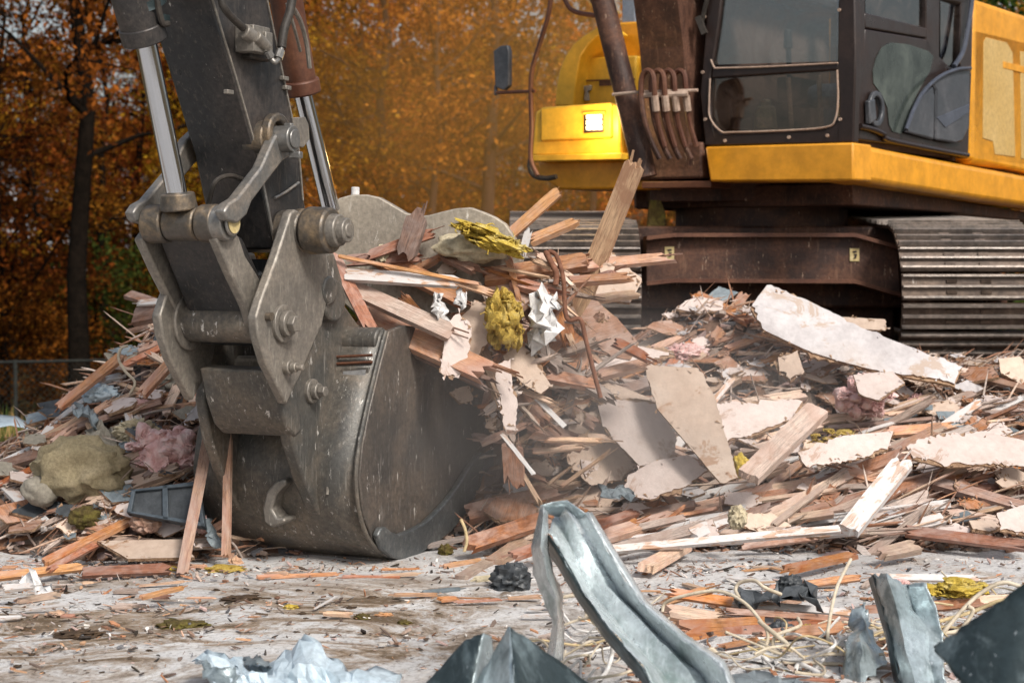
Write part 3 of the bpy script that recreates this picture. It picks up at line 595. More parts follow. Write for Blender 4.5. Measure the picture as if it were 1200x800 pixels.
# hood behind
arc_o = [(650, 124), (652, 100), (655, 83), (662, 66), (672, 51), (686, 40), (702, 31)]; arc_i = [(672, 124), (674, 100), (677, 82), (680, 66), (688, 54), (698, 44), (709, 37)]
m = MB(); m.prism([pf(x, y, -.35) for x, y in arc_o+arc_i[::-1]], -Fu*.35); m.build('hood_arch', M['yellow_pale'], EX, bevel=.012)
m = MB(); m.prism([pf(x, y, -.75) for x, y in [(668, 124), (674, 80), (690, 48), (702, 31), (728, 26), (765, 24), (775, 66), (780, 124)]], -Fu*.5); m.build('hood', M['yellow'], EX, bevel=.02)
m = MB(); m.prism([pf(x, y, -.5) for x, y in [(675, 124), (676, 72), (680, 68), (745, 65), (746, 124)]], -Fu*.3); ib = m.build('battery_box', M['yellow_pale'], EX, bevel=.015)
m = MB(); m.prism([pf(x, y, -.55) for x, y in [(748, 66), (778, 72), (778, 124), (748, 124)]], -Fu*.3); m.build('battery_box_side', M['yellow_pale'], EX, bevel=.015)
m = MB(); m.prism([pf(x, y, -.49) for x, y in [(702, 94), (720, 93), (720, 100), (702, 101)]], -Fu*.02); m.build('handle_slot', M['under'], ib)
m = MB(); m.prism([pf(x, y, -.47) for x, y in [(682, 101), (692, 100), (691, 106), (688, 107), (689, 118), (684, 118), (685, 107)]], -Fu*.03); m.build('latch', M['plate'], ib, bevel=.004)
m = MB(); m.tube([pf(675, 95, -.494), pf(744, 93, -.494)], .006, 6); m.cyl(pf(755, 54, -.74), pf(755, 54, -.74)+Fu*.01, .02, n=12); m.build('panel_seam', M['brown_metal'], ib)
m = MB(); m.box(pf(741, 10, -.9), Su*.06, Fu*.06, ZU*.14); m.build('exhaust_stub', M['bluegrey'], EX, bevel=.01)
# handrail, mirror
m = MB(); m.tube(curve([pf(x, y, .2) for x, y in [(652, -60), (644, 10), (636, 40), (624, 80), (622, 110), (623, 150), (622, 186), (630, 206)]], 5), .018, 8)
m.tube([pf(580, 109, .2), pf(600, 108, .2), pf(627, 107, .2)], .013, 8); m.tube(curve([pf(x, y, .1) for x, y in [(654, -20), (664, 4), (674, 14), (700, 19)]], 5), .018, 8); m.build('handrail', M['brown_metal'], EX)
m = MB(); m.prism([pf(x, y, .22) for x, y in [(578, 60), (586, 54), (594, 53), (596, 60), (596, 100), (590, 106), (580, 102)]], -Fu*.05); m.tube([pf(581, 100, .2), pf(581, 112, .2)], .015, 6); m.build('mirror', M['plastic'], EX, bevel=.01)

# ---- undercarriage
m = MB(); m.cyl(V((1.93, 13.25, 1.62)), V((1.93, 13.25, 1.93)), .66, n=48); m.cyl(V((1.93, 13.25, 1.93)), V((1.93, 13.25, 2.1)), .76, n=48); m.build('slew_ring', M['under'], EX, bevel=.01)
def py_(Y): return lambda x, y: at(x, y, Y)
b1 = py_(12.25)
BEAM = [(757, 279), (770, 277), (790, 276), (1000, 276), (1052, 292), (1056, 346), (1000, 329), (790, 328), (770, 330), (757, 332)]
m = MB(); m.prism([b1(x, y) for x, y in BEAM], V((0, .3, 0))); cbm = m.build('cross_beam', M['under'], EX, bevel=.008)
m = MB()
for ln in ([(757, 279), (790, 275.5), (1000, 275.5), (1054, 291)], [(757, 332), (790, 328.5), (1000, 329.5), (1056, 346)]):
    for a, c in zip(ln, ln[1:]):
        A, B_ = b1(*a), b1(*c); m.box((A+B_)/2+V((0, .1, 0)), (B_-A)/2, V((0, .18, 0)), ZU*.014)
m.build('flange', M['brown_metal'], cbm)
for x0, y0, x1, y1 in ((779, 289, 790, 304), (996, 291, 1007, 306)):
    m = MB(); m.prism([at(x, y, 12.24) for x, y in ((x0, y0), (x1, y0), (x1, y1), (x0, y1))], V((0, .006, 0))); dc = m.build('warning_decal', M['decal'], cbm)
    m = MB(); cx, cy = (x0+x1)/2, (y0+y1)/2
    m.prism([at(cx-3, cy-4, 12.235), at(cx+2, cy-5, 12.235), at(cx+3, cy-3, 12.235), at(cx-1, cy-2, 12.235)], V((0, .003, 0))); m.prism([at(cx-1, cy-1, 12.235), at(cx+3, cy-1, 12.235), at(cx+2, cy+4, 12.235), at(cx-2, cy+5, 12.235), at(cx+.5, cy+2, 12.235)], V((0, .003, 0))); m.build('pictogram', M['cab'], cbm)
m = MB(); m.box(V((1.9, 13.6, 1.45)), V((1.05, 0, 0)), V((0, 1.05, 0)), ZU*.3); m.box(V((1.85, 13.2, 1.1)), V((1.0, 0, 0)), V((0, .5, 0)), ZU*.2); m.build('carbody', M['under'], EX, bevel=.02)
m = MB(); m.prism([at(x, y, 12.6) for x, y in [(763, 228), (772, 226), (780, 250), (781, 278), (758, 278)]], V((0, .15, 0))); m.build('side_bracket', M['moss'], EX, bevel=.01)

PT = R(2.6)
def track(x0, x1):
    yc, zc, Lh, r = 13.8, 1.3, 1.62, .5
    tr = empty('track', (0, 0, 0), None, None); tr.parent = EX; ORG[tr.name] = V(EX.location)
    def rot(y, z):
        return (yc+(y)*math.cos(PT)-(z)*math.sin(PT), zc+(y)*math.sin(PT)+(z)*math.cos(PT))
    per = 4*Lh+2*math.pi*r; n = 50; sh = MB(); gr = MB()
    def pt(s):
        s %= per
        if s < 2*Lh: return (-Lh+s, r, 0.0)
        s -= 2*Lh
        if s < math.pi*r: a = s/r; return (Lh+r*math.sin(a), r*math.cos(a), a)
        s -= math.pi*r
        if s < 2*Lh: return (Lh-s, -r, math.pi)
        s -= 2*Lh; a = s/r; return (-Lh-r*math.sin(a), -r*math.cos(a), math.pi+a)
    for k in range(n):
        y, z, a = pt(per*(k+.5)/n); w = per/n*.47
        tx, tz = math.cos(a), -math.sin(a); nx, nz = math.sin(a), math.cos(a)
        def W_(x, u, v):
            Y, Z = rot(y+tx*u+nx*v, z+tz*u+nz*v); return V((x, Y, Z))
        sh.prism([W_(x0, -w, 0), W_(x0, w, 0), W_(x0, w, .022), W_(x0, -w, .022)], V((x1-x0, 0, 0)))
        for u in (-w*.82, 0, w*.82):
            gr.prism([W_(x0+.004, u-.013, .018), W_(x0+.004, u+.013, .018), W_(x0+.004, u+.007, .055), W_(x0+.004, u-.007, .055)], V((x1-x0-.008, 0, 0)))
        for xx in (x0+.3, x1-.42):   # link lugs under the shoe
            sh.prism([W_(xx, -w*.9, -.09), W_(xx, w*.9, -.09), W_(xx, w*.9, 0), W_(xx, -w*.9, 0)], V((.06, 0, 0)))
        for xx in (x0+.34, x1-.36):
            for u in (-w*.42, w*.42):
                sh.prism([W_(xx-.035, u-.012, .021), W_(xx+.035, u-.012, .021), W_(xx+.035, u+.012, .03), W_(xx-.035, u+.012, .03)], V((0, 0, .0))+ (W_(xx, 0, .03)-W_(xx, 0, .021)))
    sh.build('shoes', M['track'], tr); gr.build('grousers', M['grouser'], tr)
    for sgn in (-1, 1):
        m = MB(); Y, Z = rot(sgn*Lh, 0); c = V((x0+.22, Y, Z)); m.cyl(c, c+V((x1-x0-.44, 0, 0)), r-.1, n=36); m.cyl(c-V((.05, 0, 0)), c+V((x1-x0-.34, 0, 0)), .2, n=24); m.build('idler_wheel', M['under'], tr, bevel=.01)
    m = MB(); a_ = [rot(-Lh, .26), rot(Lh, .26), rot(Lh, -.28), rot(-Lh, -.28)]
    m.prism([V((x0+.25, y, z)) for y, z in a_], V((x1-x0-.5, 0, 0))); m.build('track_frame', M['under'], tr, bevel=.02)
track(-.02, .885); track(2.665, 3.6)
# ============================================================ SETTING
def gridmesh(xs, ys, fz):
    mb = MB(); mb.grid([[V((x, y, fz(x, y))) for x in xs] for y in ys]); return mb
def lin(a, b, n): return [a+(b-a)*i/(n-1) for i in range(n)]
# terrain sheet
t = NT('ground_soil'); co = t.coord(); n = t.noise(co, .9, 8, .7, .5); n2 = t.noise(co, 14, 6, .75)
c = t.ramp(n, [(.35, (.045, .05, .02)), (.5, (.12, .085, .03)), (.65, (.14, .07, .025))]); c = t.mix(t.ramp(n2, [(.4, .6), (.6, 0.)]), c, (.03, .025, .015)); t.col(c); t.set(.95, 0, .1); t.bump(n2, .7, .05); M['soil'] = t.m
xs = [-400, -150, -70]+lin(-45, 45, 91)+[70, 150, 400]; ys = [-60, -10, 0]+lin(5, 70, 131)+[90, 150, 400, 1200]
o = gridmesh(xs, ys, lambda x, y: ground_z(x, y)-.012+(.06*noise.noise(V((x*.6, y*.6, 3))) if y > 13.5 else 0)).build('ground', M['soil']); tag(o, kind='structure')
# concrete yard: pale slab, muddy streaks left by the tracks
t = NT('dusty_concrete'); co = t.coord(); n = t.noise(co, .9, 8, .62, .4); cc = t.ramp(n, [(.3, (.46, .45, .445)), (.5, (.6, .59, .585)), (.7, (.7, .695, .69))])
st = t.coord((1, 1.2, 1)); n3 = t.noise(st, 1.3, 10, .72, 1.3)
cc = t.mix(t.ramp(n3, [(.54, 0.), (.68, .7)]), cc, (.36, .28, .21))
sp = t.nd('ShaderNodeSeparateXYZ'); t.l(t.nd('ShaderNodeTexCoord').outputs['Object'], sp.inputs[0])
def band(o, a, b_):
    m = t.nd('ShaderNodeMapRange', interpolation_type='SMOOTHSTEP'); m.inputs[1].default_value = a; m.inputs[2].default_value = b_; t.l(o, m.inputs[0]); return m.outputs[0]
mk = t.math('MULTIPLY', band(sp.outputs[0], 1.0, -.7), t.math('MULTIPLY', band(sp.outputs[1], 5.6, 6.5), band(sp.outputs[1], 8.4, 7.5)))
st2 = t.coord((1, 1.45, 1)); n6 = t.noise(st2, 1.2, 10, .76, 1.5); cc = t.mix(t.math('MULTIPLY', mk, t.ramp(n6, [(.46, 0.), (.54, .9)])), cc, (.27, .19, .12)); cc = t.mix(t.math('MULTIPLY', mk, t.ramp(n6, [(.545, 0.), (.59, .92)])), cc, (.12, .08, .045))
n4 = t.noise(st, 3.5, 9, .72, 1.0); cc = t.mix(t.ramp(n4, [(.585, 0.), (.64, .9)]), cc, (.15, .1, .06))
n5 = t.noise(co, 45, 5, .7); cc = t.mix(t.ramp(n5, [(.36, .65), (.47, 0.)]), cc, (.17, .14, .12)); cc = t.mix(t.ramp(n5, [(.58, 0.), (.68, .5)]), cc, (.66, .64, .62))
t.col(cc); t.set(.8, 0, .25); h = t.math('ADD', t.math('MULTIPLY', n5, .35), t.math('ADD', n4, n)); t.bump(h, .9, .03); M['concrete'] = t.m
o = gridmesh(lin(-9, 9, 181), lin(1.5, 14.2, 141), lambda x, y: .006+.014*noise.noise(V((x*3.1, y*3.1, 7)))*1.0+.012*noise.noise(V((x*.8, y*.8, 1)))-(.6*sm((y-13)/1.2))).build('concrete_yard', M['concrete'], smooth=80); tag(o, kind='structure')

# rubble heap body (uncountable small stuff) + chips
PAL = [(.24, .13, .085), (.33, .2, .14), (.36, .29, .25), (.2, .15, .125), (.44, .33, .27), (.5, .44, .41), (.12, .085, .07), (.4, .21, .12), (.46, .3, .22), (.17, .17, .18), (.5, .36, .33)]
def hz(x, y):
    z = H(x, y)
    if z < .01: return -.03
    k = min(1, z*6)
    z += k*(.075*noise.noise(V((x*6, y*6, 2)))+.05*noise.noise(V((x*15, y*15, 5)))+.03*noise.noise(V((x*37, y*37, 9))))
    return z-.05
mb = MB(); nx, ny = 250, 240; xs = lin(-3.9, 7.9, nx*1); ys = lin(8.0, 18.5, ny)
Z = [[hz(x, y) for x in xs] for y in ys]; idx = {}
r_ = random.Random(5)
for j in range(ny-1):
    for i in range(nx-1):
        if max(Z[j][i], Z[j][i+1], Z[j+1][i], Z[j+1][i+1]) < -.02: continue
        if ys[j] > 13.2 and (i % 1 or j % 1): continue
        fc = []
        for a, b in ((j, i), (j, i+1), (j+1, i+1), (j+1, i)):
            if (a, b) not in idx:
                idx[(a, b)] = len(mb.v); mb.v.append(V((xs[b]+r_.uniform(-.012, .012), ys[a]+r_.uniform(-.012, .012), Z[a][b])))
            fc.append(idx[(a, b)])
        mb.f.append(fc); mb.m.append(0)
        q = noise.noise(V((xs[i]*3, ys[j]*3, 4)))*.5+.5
        c0 = PAL[int((q*len(PAL)*1.7+r_.random()*3)) % len(PAL)]; k = r_.uniform(.3, .75); mb.c.append(tuple(v*k for v in c0))  # body colour darkened to paint shade into the gaps between debris
def chip(mb, p, size, r_, pal=PAL, flat=False):
    a = V((r_.uniform(-1, 1), r_.uniform(-1, 1), r_.uniform(-.35, .35))).normalized(); n = V((r_.uniform(-.5, .5), r_.uniform(-.6, .3), 1)).normalized() if not flat else V((r_.uniform(-.15, .15), r_.uniform(-.15, .15), 1))
    b = a.cross(n).normalized(); n = b.cross(a).normalized()
    l = size*r_.uniform(.6, 2.2); w = size*r_.uniform(.15, .7); h = size*r_.uniform(.05, .25)
    c0 = r_.choice(pal); k = r_.uniform(.7, 1.3); mb.col = tuple(v*k for v in c0)
    pts = [p+a*l*.5+b*w*r_.uniform(-.5, .5), p+a*l*r_.uniform(.1, .4)+b*w*.5, p-a*l*r_.uniform(.2, .5)+b*w*r_.uniform(.2, .5), p-a*l*.5-b*w*r_.uniform(.1, .5), p+a*l*r_.uniform(0, .4)-b*w*.5]
    mb.prism(pts, n*h)
cnt = 0
while cnt < 15000:
    x = r_.uniform(-3.8, 6); y = r_.uniform(8.2, 13.5)
    if r_.random() < .5: x = r_.uniform(-3.5, 4); y = r_.uniform(8.3, 11.8)
    z = hz(x, y)
    if z < -.02: continue
    chip(mb, V((x, y, z+r_.uniform(.0, .035))), r_.choice((.03, .045, .06, .09)), r_); cnt += 1
SL = [(.5, .34, .25), (.58, .44, .35), (.4, .22, .14), (.32, .17, .11), (.46, .36, .31), (.6, .5, .44), (.25, .14, .1)]
cnt = 0
while cnt < 4800:
    x = r_.uniform(-3.6, 5); y = r_.uniform(8.3, 12.6); z = hz(x, y)
    if z < -.01: continue
    th = r_.gauss(.45, .4) if r_.random() < .7 else r_.uniform(-1.5, 1.5); d_ = V((math.cos(th), r_.uniform(-.2, .5), math.sin(th)*.8)).normalized(); L_ = r_.uniform(.05, .34)*(1 if r_.random() < .8 else 1.7); w_ = r_.uniform(.003, .011)
    p = V((x, y, z+r_.uniform(.01, .1))); e_ = d_.cross(V((0, -.6, .8))).normalized(); n_ = e_.cross(d_); c0 = r_.choice(SL); k = r_.uniform(.7, 1.25); mb.col = tuple(v*k for v in c0)
    bend = V((0, 0, r_.uniform(-.02, .02)))
    mb.prism([p-d_*L_/2, p-d_*L_*.4+e_*w_*.5, p+bend+e_*w_*.5, p+d_*L_*.35+e_*w_*.3, p+d_*L_/2, p+d_*L_*.3-e_*w_*.5, p+bend-e_*w_*.5, p-d_*L_*.35-e_*w_*.4], n_*w_*.6); cnt += 1
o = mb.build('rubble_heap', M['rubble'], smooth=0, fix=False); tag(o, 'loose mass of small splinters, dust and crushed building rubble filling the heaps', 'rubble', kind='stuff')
# ground litter
mb = MB(); r_ = random.Random(8)
LP = PAL+[(.06, .05, .045), (.05, .04, .03), (.1, .07, .05), (.46, .22, .12), (.5, .3, .18), (.7, .66, .62)]
for i in range(4200):
    if i < 2900:
        y = 6.0+abs(r_.gauss(0, .95)) if i % 3 else r_.uniform(4.2, 8.7); y = 8.55-abs(r_.gauss(0, .75)) if i % 2 else y; x = r_.uniform(-3.2, 3.2)
        s = r_.choice((.008, .012, .018, .03))
    else:
        x = r_.uniform(.4, 3.0); y = r_.uniform(5.2, 7.4); s = r_.choice((.012, .02, .035, .05))
    if y > 9: continue
    chip(mb, V((x, y, .012)), s, r_, LP, True)
for k in range(26):   # small swathes of splinters
    cx, cy = r_.uniform(-2.8, 2.8), r_.uniform(6.3, 8.4)
    for i in range(55): chip(mb, V((cx+r_.gauss(0, .3), cy+r_.gauss(0, .07), .015)), r_.choice((.012, .02, .035)), r_, LP, True)
o = mb.build('ground_litter', M['rubble'], smooth=0, fix=False); tag(o, 'wood chips, splinters and grit strewn over the dusty concrete', 'litter', kind='stuff')

# grass
t = NT('grass'); a = t.nd('ShaderNodeAttribute', attribute_name='Col'); t.l(a.outputs['Color'], t.b.inputs['Base Color']); t.set(.8, 0, .2); M['grass'] = t.m
mb = MB(); r_ = random.Random(3)
for i in range(16000):
    x = r_.uniform(-9, -2.5) if i < 9000 else r_.uniform(-14, 9); y = r_.uniform(13.2, 19) if i < 9000 else r_.uniform(17, 28)
    z = ground_z(x, y)-.03; h = r_.uniform(.05, .2)*(1 if i < 9000 else 2.2); a = r_.uniform(0, 6.28); w = .009*(1 if i < 9000 else 2.5)
    mb.col = r_.choice(((.09, .12, .025), (.16, .17, .04), (.27, .2, .07), (.34, .22, .09), (.06, .09, .02))); d = V((math.cos(a), math.sin(a), 0)); l = V((r_.uniform(-.06, .06), r_.uniform(-.06, .06), h))
    mb.add([V((x, y, z))-d*w, V((x, y, z))+d*w, V((x, y, z))+l*.6+d*w*.6, V((x, y, z))+l], [(0, 1, 2, 3)])
o = mb.build('grass', M['grass'], smooth=0, fix=False); tag(o, 'rough autumn grass and weeds growing beyond the yard', 'grass', kind='stuff')

# ---- fence
FC = empty('chain_link_fence', (-8, 24, -1.1), 'low grey chain link fence in front of the dark wood, left of the rubble', 'fence')
def fz(x): return ground_z(x, 24)
fx = lin(-14, -3.0, 6)
for x in [-12.5, -10.2, -7.0, -4.2]:
    m = MB(); p = at(600+(x/24)*2000, 485, 24); top = at(600+(x/24)*2000, 424+(x+7)*-1.6, 24); m.cyl(V((x, 24, -1.3)), V((x, 24, top.z+.03)), .03, n=10); m.build('post', M['fence'], FC)
m = MB(); rp = [V((x, 24, at(600, 424+(x+7)*-1.6, 24).z)) for x in (-12.5, -10.2, -7.0, -4.2)]; m.tube(rp, .02, 8); m.build('top_rail', M['fence'], FC)
m = MB()
zt = rp[2].z
for i in range(120):
    x = -12.5+i*.09
    for s in (-1, 1):
        zb = -1.15; hh = zt-.02-zb; x2 = x+s*hh; m.add([V((x, 24, zb)), V((x+.006, 24, zb)), V((x2+.006, 24, zt-.02)), V((x2, 24, zt-.02))], [(0, 1, 2, 3)])
m.build('wire_mesh', M['fence'], FC, fix=False)

# ---- trees
def leafmat(name, c1, c2, c3, hue=.03):
    t = NT(name); t.n.remove(t.b); g = t.nd('ShaderNodeNewGeometry'); n = t.noise(t.coord(), .9, 4, .6)
    a = t.nd('ShaderNodeAttribute', attribute_name='Col'); sx = t.nd('ShaderNodeSeparateColor'); t.l(a.outputs['Color'], sx.inputs[0])
    f = t.math('ADD', t.math('MULTIPLY', n, .7), t.math('MULTIPLY', sx.outputs[0], .45)); c = t.ramp(f, [(.3, c1), (.55, c2), (.8, c3)])
    hs = t.nd('ShaderNodeHueSaturation'); t.l(c, hs.inputs['Color']); v = t.nd('ShaderNodeMapRange'); v.inputs[3].default_value = .7; v.inputs[4].default_value = 1.3; t.l(t.rnd(), v.inputs[0]); t.l(v.outputs[0], hs.inputs['Value'])
    v = t.nd('ShaderNodeMapRange'); v.inputs[3].default_value = .5-hue; v.inputs[4].default_value = .5+hue; t.l(t.math('FRACT', t.math('MULTIPLY', t.rnd(), 9.7)), v.inputs[0]); t.l(v.outputs[0], hs.inputs['Hue'])
    d = t.nd('ShaderNodeBsdfDiffuse'); tr = t.nd('ShaderNodeBsdfTranslucent'); m = t.nd('ShaderNodeMixShader'); m.inputs[0].default_value = .45
    t.l(hs.outputs[0], d.inputs[0]); t.l(hs.outputs[0], tr.inputs[0]); t.l(d.outputs[0], m.inputs[1]); t.l(tr.outputs[0], m.inputs[2]); t.l(m.outputs[0], t.out.inputs[0]); return t.m
M['leaf_rust'] = leafmat('rust_leaves', (.015, .01, .004), (.1, .034, .007), (.34, .12, .018))
M['leaf_orange'] = leafmat('orange_leaves', (.08, .035, .007), (.38, .16, .016), (.78, .4, .04))  # autumn orange and gold, brightened to put a warm glow into the colour
M['leaf_gold'] = leafmat('golden_leaves', (.07, .032, .008), (.32, .12, .014), (.62, .29, .03))
M['leaf_green'] = leafmat('dark_green_leaves', (.015, .03, .008), (.04, .07, .015), (.1, .12, .025))
M['bark'] = patchy('dark_bark', [(.006, .005, .004), (.02, .014, .01)], 6, 1., .8, .03, .2, 18, spec=.03)
M['bark_warm'] = patchy('reddish_bark', [(.07, .035, .022), (.13, .065, .04)], 6, .95, .8, .03, .2, 18)
def tree_meshes(seed, h, r0, nleaf, low, spread, leafsize, nlimb=15):
    r_ = random.Random(seed); tk = MB(); cr = MB(); tips = []
    pts = [V((0, 0, -.3))]; n = 9
    for i in range(1, n+1): pts.append(V((r_.gauss(0, .07)*i*.35, r_.gauss(0, .07)*i*.35, h*i/n)))
    tk.tube(pts, [r0*(1.25 if i == 0 else 1-.85*i/n) for i in range(n+1)], 9)
    def pt(f): k = min(int(f*n), n-1); return pts[k].lerp(pts[k+1], f*n-k)
    for i in range(nlimb):
        f = r_.uniform(low, .95); a = r_.uniform(0, 6.28); p = pt(f); l = spread*r_.uniform(.5, 1.1)*(1.15-f*.6); q = [p]
        d = V((math.cos(a), math.sin(a), r_.uniform(.15, .8))).normalized()
        for k in range(5):
            d = (d+V((r_.gauss(0, .16), r_.gauss(0, .16), r_.gauss(.02, .14)))).normalized(); q.append(q[-1]+d*l/5); tips.append((q[-1], .2+.07*l))
            if k > 0:
                d2 = (d+V((r_.gauss(0, .7), r_.gauss(0, .7), r_.gauss(0, .5)))).normalized(); e = q[-1]+d2*l*.35; mid = q[-1].lerp(e, .5)+V((0, 0, r_.uniform(-.05, .08)))
                tk.tube([q[-1], mid, e], [r0*.09, r0*.06, r0*.025], 4, False); tips.append((e, .24)); tips.append((mid, .16))
        rr = r0*.36*(1.1-f*.7); tk.tube(q, [rr*(1-.16*k) for k in range(6)], 6, False)
    tips = [q_ for q_ in tips if r_.random() < .72]
    for i in range(nleaf):
        c, s = r_.choice(tips); s *= r_.choice((.6, 1, 1.3)); g = V((r_.gauss(0, s), r_.gauss(0, s), r_.gauss(0, s*.75))); p = c+g
        if p.z < .1: continue
        u = V((r_.gauss(0, 1), r_.gauss(0, 1), r_.gauss(0, 1))).normalized(); w = u.cross(V((r_.gauss(0, 1), r_.gauss(0, 1), r_.gauss(0, 1)))).normalized(); z = leafsize*r_.uniform(.6, 1.4)
        v = r_.random(); cr.col = (v, v, v); cr.add([p-u*z, p+w*z*.55, p+u*z, p-w*z*.55], [(0, 1, 2, 3)])
    return tk, cr
CRN = {}
def proto(key, *a):
    tk, cr = tree_meshes(*a); t_ = tk.build('trunk', M['bark'], smooth=60); c_ = cr.build('crown', M['leaf_orange'], smooth=0, fix=False)
    CRN[key] = (t_.data, c_.data); bpy.data.objects.remove(t_); bpy.data.objects.remove(c_)
proto('a', 1, 9.5, .13, 8500, .2, 2.7, .045, 26); proto('b', 2, 8.5, .09, 8000, .15, 2.3, .045, 26); proto('c', 3, 7.0, .06, 6500, .1, 2.0, .042, 24)
proto('d', 4, 10.5, .165, 6000, .36, 3.2, .05, 16); proto('e', 5, 2.6, .03, 5200, .02, 1.3, .042, 18); proto('far', 6, 11, .16, 11000, .06, 3.4, .075, 30)
BM = {}
def tree(key, x, y, leaf, rz, sc, label, group=None, bark='bark', name='autumn_tree', cat='tree'):
    e = empty(name, (x, y, ground_z(x, y)-.05), label, cat, group); e.rotation_euler.z = rz; e.scale = (sc, sc, sc)
    for d, nm, m in ((CRN[key][0], 'trunk', bark), (CRN[key][1], 'crown', leaf)):
        k = (key, nm, m)
        if k not in BM: BM[k] = d.copy(); BM[k].materials[0] = M[m]
        o = bpy.data.objects.new(nm, BM[k]); C.objects.link(o); o.parent = e
    return e
def tpx(px, y): return (px-600)/2000*y
tree('d', tpx(92, 24.6), 24.6, 'leaf_rust', .4, 1.05, 'tall dark bare-stemmed tree, the thickest trunk at the left of the wood', bark='bark')
tree('d', tpx(575, 27), 27, 'leaf_orange', 2.1, .95, 'straight reddish trunk standing just left of the yellow machine', bark='bark_warm')
tree('a', tpx(446, 29), 29, 'leaf_gold', 1.1, 1, 'slim brown trunk behind the raised thumb plate of the bucket', bark='bark_warm')
tree('b', tpx(505, 26), 26, 'leaf_orange', 3.0, 1, 'thin leaning trunk between the bucket thumb and the straight reddish trunk', bark='bark_warm')
tree('b', tpx(5, 28), 28, 'leaf_rust', 5.0, 1, 'rust-leaved tree at the far left edge of the picture')
tree('b', tpx(1185, 25), 25, 'leaf_green', 5.0, 1, 'dark green tree showing above the engine housing of the excavator', name='green_tree')
ys_ = lin(-150, -62, 12)
o = gridmesh(lin(-220, 220, 200), ys_, lambda x, y: 13*math.sin((y+150)/88*math.pi)**.5*(.75+.3*noise.noise(V((x*.02, 0, 0)))+.14*noise.noise(V((x*.15, y*.1, 0)))+.07*noise.noise(V((x*.6, y*.4, 3))))-.5).build('reflection_ridge', M['leaf_green'], smooth=0); tag(o, kind='structure')  # unseen ridge behind the camera, added for the cab glass to reflect
TG = 'autumn trees of the wood behind the yard'
r_ = random.Random(21)
for i, px in enumerate([-480, -390, -310, -220, -140, 1330, 1430, -60, 40, 120, 165, 215, 270, 330, 385, 425, 475, 540, 600, 640, 690, 740, 800, 870, 950, 1040, 1130, 1230]):
    y = r_.uniform(28.5, 36); lf = 'leaf_rust' if px < 260 else r_.choice(('leaf_orange', 'leaf_orange', 'leaf_gold'))
    if px in (165, -60): lf = 'leaf_gold'
    tree(r_.choice('abc'), tpx(px, y), y, lf, r_.uniform(0, 6.2), r_.uniform(.85, 1.1), 'slender autumn tree with brown and orange leaves among its like in the wood', TG, 'bark' if px < 260 else 'bark_warm')
for i, px in enumerate([-620, -520, -430, -350, -270, -190, 1320, 1400, 1500, -120, -40, 30, 70, 110, 215, 250, 290, 330, 370, 410, 450, 480, 520, 560, 600, 640, 690, 730, 780, 830, 930, 1030, 1130, 1190, 1250, 180]):
    y = r_.uniform(38, 48); lf = 'leaf_rust' if px < 230 else r_.choice(('leaf_orange', 'leaf_gold'))
    tree('far', tpx(px, y), y, lf, r_.uniform(0, 6.2), r_.uniform(.8, 1.0) if px > 130 or px < 40 else .6, 'slender autumn tree with brown and orange leaves among its like in the wood', TG, 'bark')
for i, px in enumerate(range(-80, 1300, 75)):
    y = r_.uniform(27, 31); lf = 'leaf_green' if (i % 3 == 0 and px < 420) or r_.random() < .12 else ('leaf_rust' if px < 260 else r_.choice(('leaf_orange', 'leaf_rust', 'leaf_gold')))
    tree('e', tpx(px+r_.uniform(-20, 20), y), y, lf, r_.uniform(0, 6.2), r_.uniform(.7, 1.1), 'bushy sapling of the undergrowth at the foot of the wood', 'saplings under the trees', name='sapling')

# far house fragments glimpsed between the stems
M['render_white'] = patchy('pale_house_render', [(.5, .5, .52), (.6, .6, .62)], 1, .9, .1, vary=0); M['roof_g'] = patchy('grey_roof', [(.12, .12, .13), (.2, .19, .19)], 3, .9, .1, vary=0)
for px, lab in ((150, 'pale house barely visible through the leaves left of the arm'), (470, 'pale house barely visible through the stems behind the bucket')):
    y = 64; x = tpx(px, y); g = ground_z(x, y); hb_ = empty('house', (x, y, g), lab, 'house')
    m = MB(); m.box(V((x, y, g+1.6)), V((3.6, 0, 0)), V((0, 3, 0)), ZU*1.6); m.build('wall', M['render_white'], hb_)
    m = MB(); m.prism([V((x-3.9, y-3.3, g+3.2)), V((x+3.9, y-3.3, g+3.2)), V((x+3.9, y, g+4.7)), V((x-3.9, y, g+4.7))], ZU*.1); m.build('roof', M['roof_g'], hb_)
    for k in (-2, 0, 2):
        m = MB(); m.box(V((x+k, y-3.01, g+1.8)), V((.45, 0, 0)), V((0, .03, 0)), ZU*.6); m.build('window', M['darkglass'], hb_)
